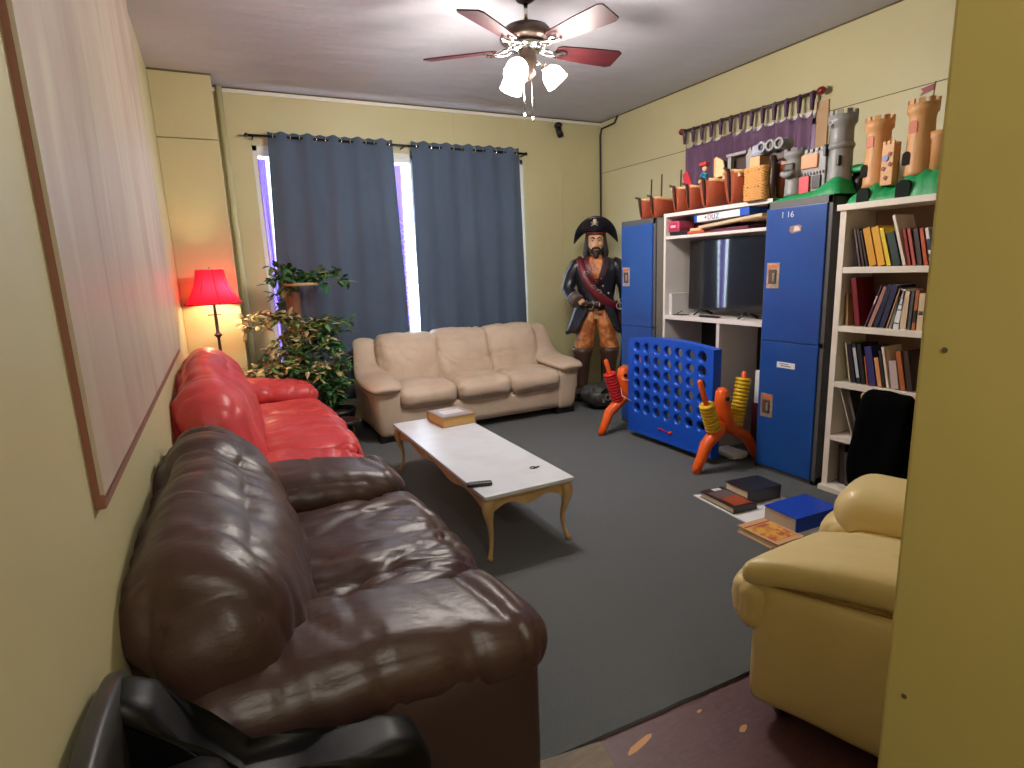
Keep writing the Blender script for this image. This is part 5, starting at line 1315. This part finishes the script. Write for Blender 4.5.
# ------------------------------------------------------------------ toys along the top: pirate ships
def ship(label, y, L, B, Hh, z0, masts=(), sail=None, x0=3.42):
    t = thing('toy_pirate_ship', label, 'toy ship', (x0 + L / 2, y, z0), 0, 'toy pirate ships on the white unit')
    mb = MB(); rings = []; n = 9
    for i in range(n + 1):
        u = i / n
        w = B / 2 * (math.sin(min(1, u * 2.4 + .18) * PI / 2)) ** .8 * (1 if u < .7 else 1 - .25 * (u - .7) / .3)
        top = Hh * (1 - .12 * math.sin(PI * min(1, max(0, (u - .05) / .8))) + .25 * max(0, u - .65))
        kx = x0 + L * u; ring = []
        for k in range(15):
            a = -PI / 2 + PI * k / 14; sa = math.sin(a)
            ring.append((kx + .03 * (1 - abs(sa)) * (1 - u), y + w * (abs(sa) ** .75) * (1 if sa > 0 else -1) * (1 + .10 * math.cos(a)), z0 + top * abs(sa) ** 2.6))
        rings.append(ring)
    mb.loft(rings)
    part('hull', mb, M['hull'], t)
    mb = MB(); G = []
    for r in rings: G.append((Vector(r[0]), Vector(r[-1])))
    for (a, b), (c, d) in zip(G[:-1], G[1:]): mb.poly([a, b, d, c])
    for i, sgn in ((0, 0), (1, -1)):
        mb.tube([g[i] for g in G], .012, 8)
    part('deck', mb, M['deck'], t)
    mb = MB(); mb.tube([(x0 + .02, y, z0 + .02), (x0 - .002, y, z0 + Hh * .7), (x0 - .010, y, z0 + Hh * 1.06), (x0 - .045, y + .012, z0 + Hh * 1.12)], [.009, .013, .013, .008], 8); part('prow', mb, M['dark_brown'], t)
    for mx, mh in masts:
        mb = MB(); mb.tube([(x0 + mx, y, z0 + Hh * .5), (x0 + mx + .005, y - .002, z0 + mh)], [.008, .006], 8); part('mast', mb, M['dark_brown'], t)
    if sail:
        cc, pts = sail; mb = MB()
        mb.prism([(y + a, z0 + b) for a, b in pts], 'x', x0 + .08, x0 + .092); part('sail', mb, cmat('sail', *cc), t)
    return t
ZT = 1.902
ship('small rust brown toy ship at the far left end over the corner locker', 4.16, .36, .15, .165, 1.882, ((.12, .34),))
ship('rust brown toy ship with a tall mast, second from the far left', 4.005, .36, .15, .165, 1.882, ((.10, .36),))
ship('rust brown toy ship with a small red sail, left of the curtain middle', 3.73, .38, .18, .185, ZT, ((.06, .33),), ((176, 40, 56), [(-.11, .19), (-.02, .21), (.0, .29), (-.05, .32), (-.08, .26)]))
ship('slim rust brown toy ship fourth from the far left', 3.585, .36, .14, .18, ZT, ())
ship('large rust brown toy ship with tan deck castle in the middle of the row', 3.41, .42, .25, .20, ZT, ((.16, .36),), ((216, 186, 140), [(-.13, .22), (-.03, .22), (-.03, .37), (-.10, .33)]))
ship('large rust brown toy ship with grey deck house left of the wicker baskets', 3.17, .42, .25, .225, ZT, ())
ship('rust brown toy ship between the wicker baskets and grey castle', 2.85, .26, .20, .23, ZT, (), x0=3.52)
# upper works that stand on the two large ships
t = thing('toy_pirate_figure', 'small toy figure in blue with red cap on the middle ship', 'toy figure', (3.50, 3.485, ZT + .16))
mb = MB(); mb.tube([(3.50, 3.485, ZT + .17), (3.50, 3.485, ZT + .25)], .022, 10); mb.tube([(3.49, 3.45, ZT + .25), (3.49, 3.485, ZT + .27), (3.49, 3.53, ZT + .24)], .012, 8); part('body', mb, cmat('toy_blue', 40, 120, 150), t)
mb = MB(); mb.ball((3.50, 3.485, ZT + .30), .022, 12); part('head', mb, M['skin'], t)
mb = MB(); mb.box((3.495, 3.487, ZT + .335), (.05, .07, .03), bev=.008); part('cap', mb, cmat('toy_red', 176, 50, 50), t)
mb = MB(); mb.cyl((3.50, 3.47, ZT + .13), (3.50, 3.475, ZT + .18), .012); mb.cyl((3.50, 3.50, ZT + .13), (3.50, 3.495, ZT + .18), .012); part('legs', mb, M['orange'], t)
t = thing('toy_deck_house', 'grey and tan toy deck house with dark openings above the large ships', 'toy', (3.60, 3.20, ZT + .15))
mb = MB()
mb.prism([(3.07, .17), (3.10, .17), (3.115, .33), (3.08, .385), (3.05, .33)], 'x', 3.52, 3.56)
for v in mb.bm.verts: v.co.z += ZT
mb.lohi((3.50, 3.10, ZT + .345), (3.66, 3.28, ZT + .365), bev=.004); mb.lohi((3.51, 3.24, ZT + .20), (3.54, 3.27, ZT + .35)); part('grey_wall', mb, M['grey_pl'], t)
mb = MB(); mb.lohi((3.56, 3.11, ZT + .18), (3.64, 3.25, ZT + .345)); mb.lohi((3.54, 3.29, ZT + .20), (3.62, 3.38, ZT + .34), bev=.005); part('dark_opening', mb, M['dark_brown'], t)
mb = MB()
arc = [(3.17 + .085 * math.cos(PI * k / 10), .185 + .06 * math.sin(PI * k / 10)) for k in range(11)]; inn = [(3.17 + .06 * math.cos(PI * k / 10), .185 + .04 * math.sin(PI * k / 10)) for k in range(10, -1, -1)]
mb.prism(arc + inn, 'x', 3.44, 3.56)
for v in mb.bm.verts: v.co.z += ZT
mb.lohi((3.53, 3.385, ZT + .20), (3.58, 3.43, ZT + .37), bev=.01); part('tan_arch', mb, M['deck'], t)

# wicker baskets
def basket(label, z0, h, w0):
    t = thing('wicker_basket', label, 'basket', (3.50, 2.95, z0), 0, 'stacked wicker baskets')
    mb = MB(); n = 12
    for i in range(n):
        z = z0 + .006 + (h - .012) * i / (n - 1); s = 1 + .03 * i / n
        pts = []
        for k in range(45):
            a = 2 * PI * k / 44; c, s_ = math.cos(a), math.sin(a); m = max(abs(c), abs(s_)) ** .85
            off = .004 * (1 if (k + i) % 2 else -1)
            pts.append((3.50 + c / m * (.085 + off) * s, 2.945 + s_ / m * (w0 / 2 + off) * s, z))
        mb.tube(pts, .0085, 5, cap=False)
    part('woven_wall', mb, M['wicker'], t)
    mb = MB(); mb.lohi((3.43, 2.945 - w0 / 2 + .008, z0), (3.57, 2.945 + w0 / 2 - .008, z0 + h - .012)); part('inner', mb, cmat('wicker_dark', 150, 96, 46), t)
    mb = MB()
    for i in range(5): mb.lohi((3.407, 2.945 - .05 + i * .022, z0 + h * .72), (3.411, 2.945 - .037 + i * .022, z0 + h * .82))
    part('handle_slots', mb, M['dark_brown'], t)
basket('lower wicker basket of the stacked pair beside the ships', ZT, .115, .17)
basket('upper wicker basket of the stacked pair beside the ships', ZT + .117, .105, .165)
tag(part('tan_block', MB().lohi((3.44, 2.925, ZT + .223), (3.54, 3.01, ZT + .295), bev=.006), M['deck']), 'tan plastic block on top of the wicker baskets', 'toy')
t = thing('grey_toy_cannon', 'grey toy with round barrel mouths above the wicker baskets', 'toy', (3.50, 2.92, ZT + .30))
mb = MB(); mb.lohi((3.45, 2.90, ZT + .296), (3.55, 3.01, ZT + .375), bev=.02); part('toy_body', mb, cmat('pale_grey_plastic', 150, 154, 172), t)
for y, m_ in ((2.915, cmat('pale_grey_plastic', 150, 154, 172)), (2.845, M['grey_pl']), (2.775, M['grey_pl'])):
    mb = MB(); mb.torus((3.44, y, ZT + .345), .030, .010, roty(R(90)), 20, 8); mb.cyl((3.45, y, ZT + .345), (3.54, y, ZT + .345), .036); part('barrel', mb, m_, t)
    mb = MB(); mb.cyl((3.447, y, ZT + .345), (3.451, y, ZT + .345), .026); part('barrel_mouth', mb, M['dark_brown'], t)
mb = MB(); mb.lohi((3.50, 2.76, ZT + .25), (3.54, 2.90, ZT + .31), bev=.01); mb.tube([(3.50, 2.86, ZT + .28), (3.48, 2.845, ZT + .20), (3.47, 2.84, ZT + .10), (3.48, 2.835, ZT + .0)], [.02, .022, .02, .012], 10); part('dark_stand', mb, M['dark_brown'], t)

# ------------------------------------------------------------------ castles
def tower(mb, x, y, z0, r, h, mi=0, flare=1.18, cren=9, seg=28):
    """round tower with a flared battlement"""
    ht = h * .16
    mb.lathe([(r * 1.06, z0), (r, z0 + .02), (r * .93, z0 + h - ht * 1.6), (r * .98, z0 + h - ht * 1.2), (r * flare, z0 + h - ht), (r * flare, z0 + h - ht * .35), (r * flare * .82, z0 + h - ht * .35), (r * flare * .8, z0 + h - ht * .7)], (x, y, 0), seg, mi)
    for k in range(cren):
        a = 2 * PI * k / cren; q = rotz(a)
        mb.box((x + math.cos(a) * r * flare * .92, y + math.sin(a) * r * flare * .92, z0 + h - ht * .20), (r * .16, r * flare * 1.9 * math.sin(PI / cren) * .62, ht * .45), q, mi)
def blob(x0, x1, y0, y1, z0, h, seed, n=16):
    mb = MB(); G = []
    m = 10
    for i in range(n + 1):
        row = []
        for j in range(m + 1):
            u, v = i / n, j / m; e = min(1, 5 * min(u, 1 - u)) * min(1, 4 * min(v, 1 - v))
            hh = h(u, v) * (e ** .4 if e > 0 else 0) + .006 * noise.noise(Vector((u * 9, v * 9, seed)))
            row.append((x0 + (x1 - x0) * v, y0 + (y1 - y0) * u, z0 + max(.002, hh)))
        G.append(row)
    V = [[mb.bm.verts.new(p) for p in r] for r in G]
    for i in range(n):
        for j in range(m): mb.bm.faces.new([V[i][j], V[i + 1][j], V[i + 1][j + 1], V[i][j + 1]]).smooth = True
    # skirt and underside
    ring = [V[i][0] for i in range(n + 1)] + [V[n][j] for j in range(1, m + 1)] + [V[i][m] for i in range(n - 1, -1, -1)] + [V[0][j] for j in range(m - 1, 0, -1)]
    lo = [mb.bm.verts.new((v.co.x, v.co.y, z0)) for v in ring]
    for k in range(len(ring)): mb.bm.faces.new([ring[k], lo[k], lo[(k + 1) % len(ring)], ring[(k + 1) % len(ring)]])
    mb.bm.faces.new(lo)
    return mb
zc = 1.870
t = thing('grey_toy_castle', 'grey toy castle with red door on a green base atop the near locker', 'toy castle', (3.56, 2.55, zc))
mb = blob(3.40, 3.76, 2.30, 2.80, zc, lambda u, v: .035 + .085 * max(0, 1 - abs(u - .12) * 3.2) + .02 * (1 - u), 4); part('green_base', mb, M['green_pl'], t)
mb = MB(); tower(mb, 3.50, 2.685, zc + .03, .062, .295, cren=7); tw = part('short_tower', mb, M['grey_pl'], t)
mb = MB(); mb.lohi((3.432, 2.655, zc + .185), (3.46, 2.725, zc + .235), bev=.01); part('dark_mouth', mb, M['black'], tw)
mb = MB(); mb.tube([(3.432, 2.735, zc + .175), (3.422, 2.69, zc + .160), (3.432, 2.645, zc + .175)], [.018, .024, .018], 8); part('jaw', mb, M['grey_pl'], tw)
mb = MB(); tower(mb, 3.54, 2.405, zc + .06, .070, .43, cren=9, flare=1.16); mb.lathe([(.070, zc + .27), (.078, zc + .29), (.070, zc + .31)], (3.54, 2.405, 0), 24); tw = part('tall_tower', mb, M['grey_pl'], t)
for (y, z, w, h) in ((2.46, .24, .018, .07), (2.37, .17, .018, .06)):
    mb = MB(); mb.lohi((3.462, y - w / 2, zc + z), (3.49, y + w / 2, zc + z + h), bev=.006); part('slot_window', mb, M['black'], tw)
mb = MB(); mb.torus((3.463, 2.43, zc + .425), .014, .004, roty(R(90)), 14, 6); mb.ball((3.462, 2.43, zc + .40), (.006, .008, .008), 8); part('shield', mb, M['silver'], tw)
mb = MB(); mb.lohi((3.48, 2.46, zc + .03), (3.52, 2.64, zc + .285), bev=.004)
for k in range(5): mb.lohi((3.472, 2.475 + k * .036, zc + .28), (3.515, 2.495 + k * .036, zc + .302))
for k in range(8): mb.lohi((3.470, 2.47 + k * .021, zc + .145), (3.49, 2.480 + k * .021, zc + .162))
wl = part('castle_wall', mb, M['grey_pl'], t)
mb = MB(); mb.lohi((3.468, 2.51, zc + .185), (3.484, 2.625, zc + .27), bev=.005); part('peach_panel', mb, M['orange_pic'], wl)
mb = MB(); mb.lohi((3.466, 2.56, zc + .035), (3.486, 2.632, zc + .14), bev=.004); part('red_door', mb, M['pink_pl'], wl)
mb = MB(); mb.lohi((3.468, 2.485, zc + .06), (3.486, 2.54, zc + .135)); part('dark_gate', mb, M['black'], wl)
mb = MB(); mb.tube([(3.56, 2.50, zc + .28), (3.545, 2.485, zc + .40)], [.006, .004], 6); part('pole', mb, M['black'], t)
# dark and green toy behind the gap between locker and shelf
t = thing('green_toy_hill', 'dark toy with green top half hidden between the two castles', 'toy', (3.74, 2.28, BH))
mb = MB(); mb.rbox((3.62, 2.315, BH + .10), (.12, .09, .19), .04, 12, fn=wrinkle(.01, 12, 12, 12, 2)); part('toy_body', mb, M['black'], t)
mb = MB(); mb.rbox((3.62, 2.31, BH + .215), (.16, .13, .05), .02, 12, fn=wrinkle(.012, 12, 12, 12, 5)); part('green_top', mb, M['green_pl'], t)
# tan castle on the bookshelf
zc = BH
t = thing('tan_toy_castle', 'tan toy castle with two tall towers on green rock atop the bookshelf', 'toy castle', (3.53, 2.0, zc))
mb = blob(3.41, 3.68, 1.66, 2.275, zc, lambda u, v: (.105 if (u > .70) else (.135 if u < .52 and u > .05 else .075)) + .008 * math.sin(u * 60), 8, 40); gb = part('green_base', mb, M['green_pl'], t)
def cave(y, w, h):
    mb = MB(); pts = [(y - w, zc + .002), (y + w, zc + .002)] + [(y + w * math.cos(PI * k / 8), zc + h - w + w * math.sin(PI * k / 8)) for k in range(9)]
    mb.prism(pts, 'x', 3.408, 3.445); part('cave', mb, cmat('dark_cave', 8, 26, 18, .9), gb)
cave(2.165, .036, .08); cave(1.945, .038, .095)
for nm, y, z, r, h, c in (('left_tower', 2.165, .085, .066, .385, 9), ('right_tower', 1.935, .115, .066, .39, 9)):
    mb = MB(); tower(mb, 3.52, y, zc + z, r, h, cren=c, flare=1.12)
    if nm == 'right_tower': mb.box((3.54, 1.87, zc + .20), (.07, .09, .14), bev=.01); mb.lathe([(.05, zc + .10), (.048, zc + .28), (.055, zc + .30), (.056, zc + .33), (.04, zc + .33)], (3.54, 1.845, 0), 16)
    else: mb.tube([(3.52, 2.09, zc + .095), (3.52, 2.07, zc + .28), (3.52, 2.06, zc + .32)], [.045, .030, .022], 12)
    tw = part(nm, mb, M['tan_pl'], t)
    mb = MB(); pts = [(y + .012, zc + z + .06), (y + .052, zc + z + .06)] + [(y + .032 + .020 * math.cos(PI * k / 8), zc + z + .11 + .020 * math.sin(PI * k / 8)) for k in range(9)]
    mb.prism(pts, 'x', 3.4535, 3.47); part('arched_window', mb, cmat('dark_opening', 34, 20, 14, .9), tw)
    mb = MB(); pts = [(y - .010, zc + z + .22), (y + .028, zc + z + .22)] + [(y + .009 + .019 * math.cos(PI * k / 8), zc + z + .265 + .019 * math.sin(PI * k / 8)) for k in range(9)]
    mb.prism(pts, 'x', 3.4545, 3.47); part('shuttered_window', mb, cmat('rose_shutter', 204, 108, 74), tw)
mb = MB(); mb.cyl((3.52, 1.895, zc + .50), (3.52, 1.888, zc + .585), .003); mb.prism([(1.894, zc + .575), (1.96, zc + .565), (1.945, zc + .55), (1.962, zc + .53), (1.896, zc + .545)], 'x', 3.518, 3.522); part('flag', mb, cmat('dark_red_flag', 128, 30, 40), t)
t = thing('small_toy_tower', 'small square tan toy tower between the two tan castle towers', 'toy castle', (3.44, 2.05, zc + .05))
mb = MB(); mb.lohi((3.43, 2.02, zc + .08), (3.48, 2.085, zc + .30), bev=.004)
for k in range(3): mb.lohi((3.428, 2.02 + k * .024, zc + .295), (3.44, 2.035 + k * .024, zc + .315))
mb.cyl((3.45, 2.05, zc + .30), (3.45, 2.05, zc + .335), .003); part('tower_body', mb, cmat('pale_tan_card', 222, 172, 118), t)
mb = MB(); mb.cyl((3.424, 2.062, zc + .225), (3.431, 2.062, zc + .225), .016)
part('round_shield', mb, cmat('blue_grey_shield', 130, 150, 200), t)
mb = MB()
for y, z in ((2.035, .19), (2.07, .17), (2.04, .245), (2.055, .12)): mb.box((3.428, y, zc + z), (.006, .016, .020), rotx(.5))
part('painted_figures', mb, cmat('red_brown_figures', 150, 60, 36), t)

# ------------------------------------------------------------------ camera, light, world
sc = bpy.context.scene
cam = bpy.data.cameras.new('camera'); co = bpy.data.objects.new('camera', cam); col.objects.link(co); sc.camera = co
cam.sensor_width = 36; cam.lens = 574.17 / 1024 * 36; cam.clip_start = .02
yaw, pit, rol = .4657, .1981, -.0389
F_ = Vector((math.sin(yaw) * math.cos(pit), math.cos(yaw) * math.cos(pit), -math.sin(pit))); r_ = Vector((math.cos(yaw), -math.sin(yaw), 0)); u_ = r_.cross(F_)
r2 = r_ * math.cos(rol) + u_ * math.sin(rol); u2 = -r_ * math.sin(rol) + u_ * math.cos(rol)
mt = Matrix((r2, u2, -F_)).transposed().to_4x4(); mt.translation = Vector((0, 0, 1.5)); co.matrix_world = mt
wd = bpy.data.worlds.new('daylight'); sc.world = wd; wd.use_nodes = True
bg = wd.node_tree.nodes['Background']; bg.inputs['Color'].default_value = (.72, .84, 1.0, 1); bg.inputs['Strength'].default_value = WORLD
def area(name, loc, rot, size, size_y, e, c):
    L = bpy.data.lights.new(name, 'AREA'); L.shape = 'RECTANGLE'; L.size = size; L.size_y = size_y; L.energy = e; L.color = c
    o = bpy.data.objects.new(name, L); o.location = loc; o.rotation_euler = rot; col.objects.link(o); return o
# added fill lamp behind the camera; its unseen ceiling fitting is made up
t = thing('passage_fill_light', 'added round fill lamp on the passage ceiling, unseen behind the camera', 'fill light', (.36, -1.1, H))
mb = MB(); mb.lathe([(.19, H - .025), (.20, H - .012), (.20, H)], (.36, -1.1, 0), 28); part('fitting', mb, M['trim'], t)
mb = MB(); mb.lathe([(.02, H - .085), (.10, H - .075), (.16, H - .05), (.18, H - .025)], (.36, -1.1, 0), 28); part('diffuser', mb, mat('fill_diffuser', rgb(255, 246, 228), .4, emit=(rgb(255, 240, 216), 6)), t)
area('passage_fill', (.36, -1.1, H - .12), (0, 0, 0), .5, .5, PASS_W, (1.0, .95, .86))
# daylight entering by the two windows
area('window_daylight', (1.87, YB + .5, 1.7), (R(-90), 0, 0), 2.9, 2.2, WIN_W, (.72, .84, 1.0))
area('window_daylight', (XR + .5, 3.83, 2.2), (0, R(90), 0), .9, 1.4, WIN2_W, (.9, .95, 1.0))
sc.view_settings.view_transform = 'Standard'; sc.view_settings.look = 'None'; sc.view_settings.gamma = 1.0; sc.view_settings.use_curve_mapping = False
sc.view_settings.exposure = EXPO
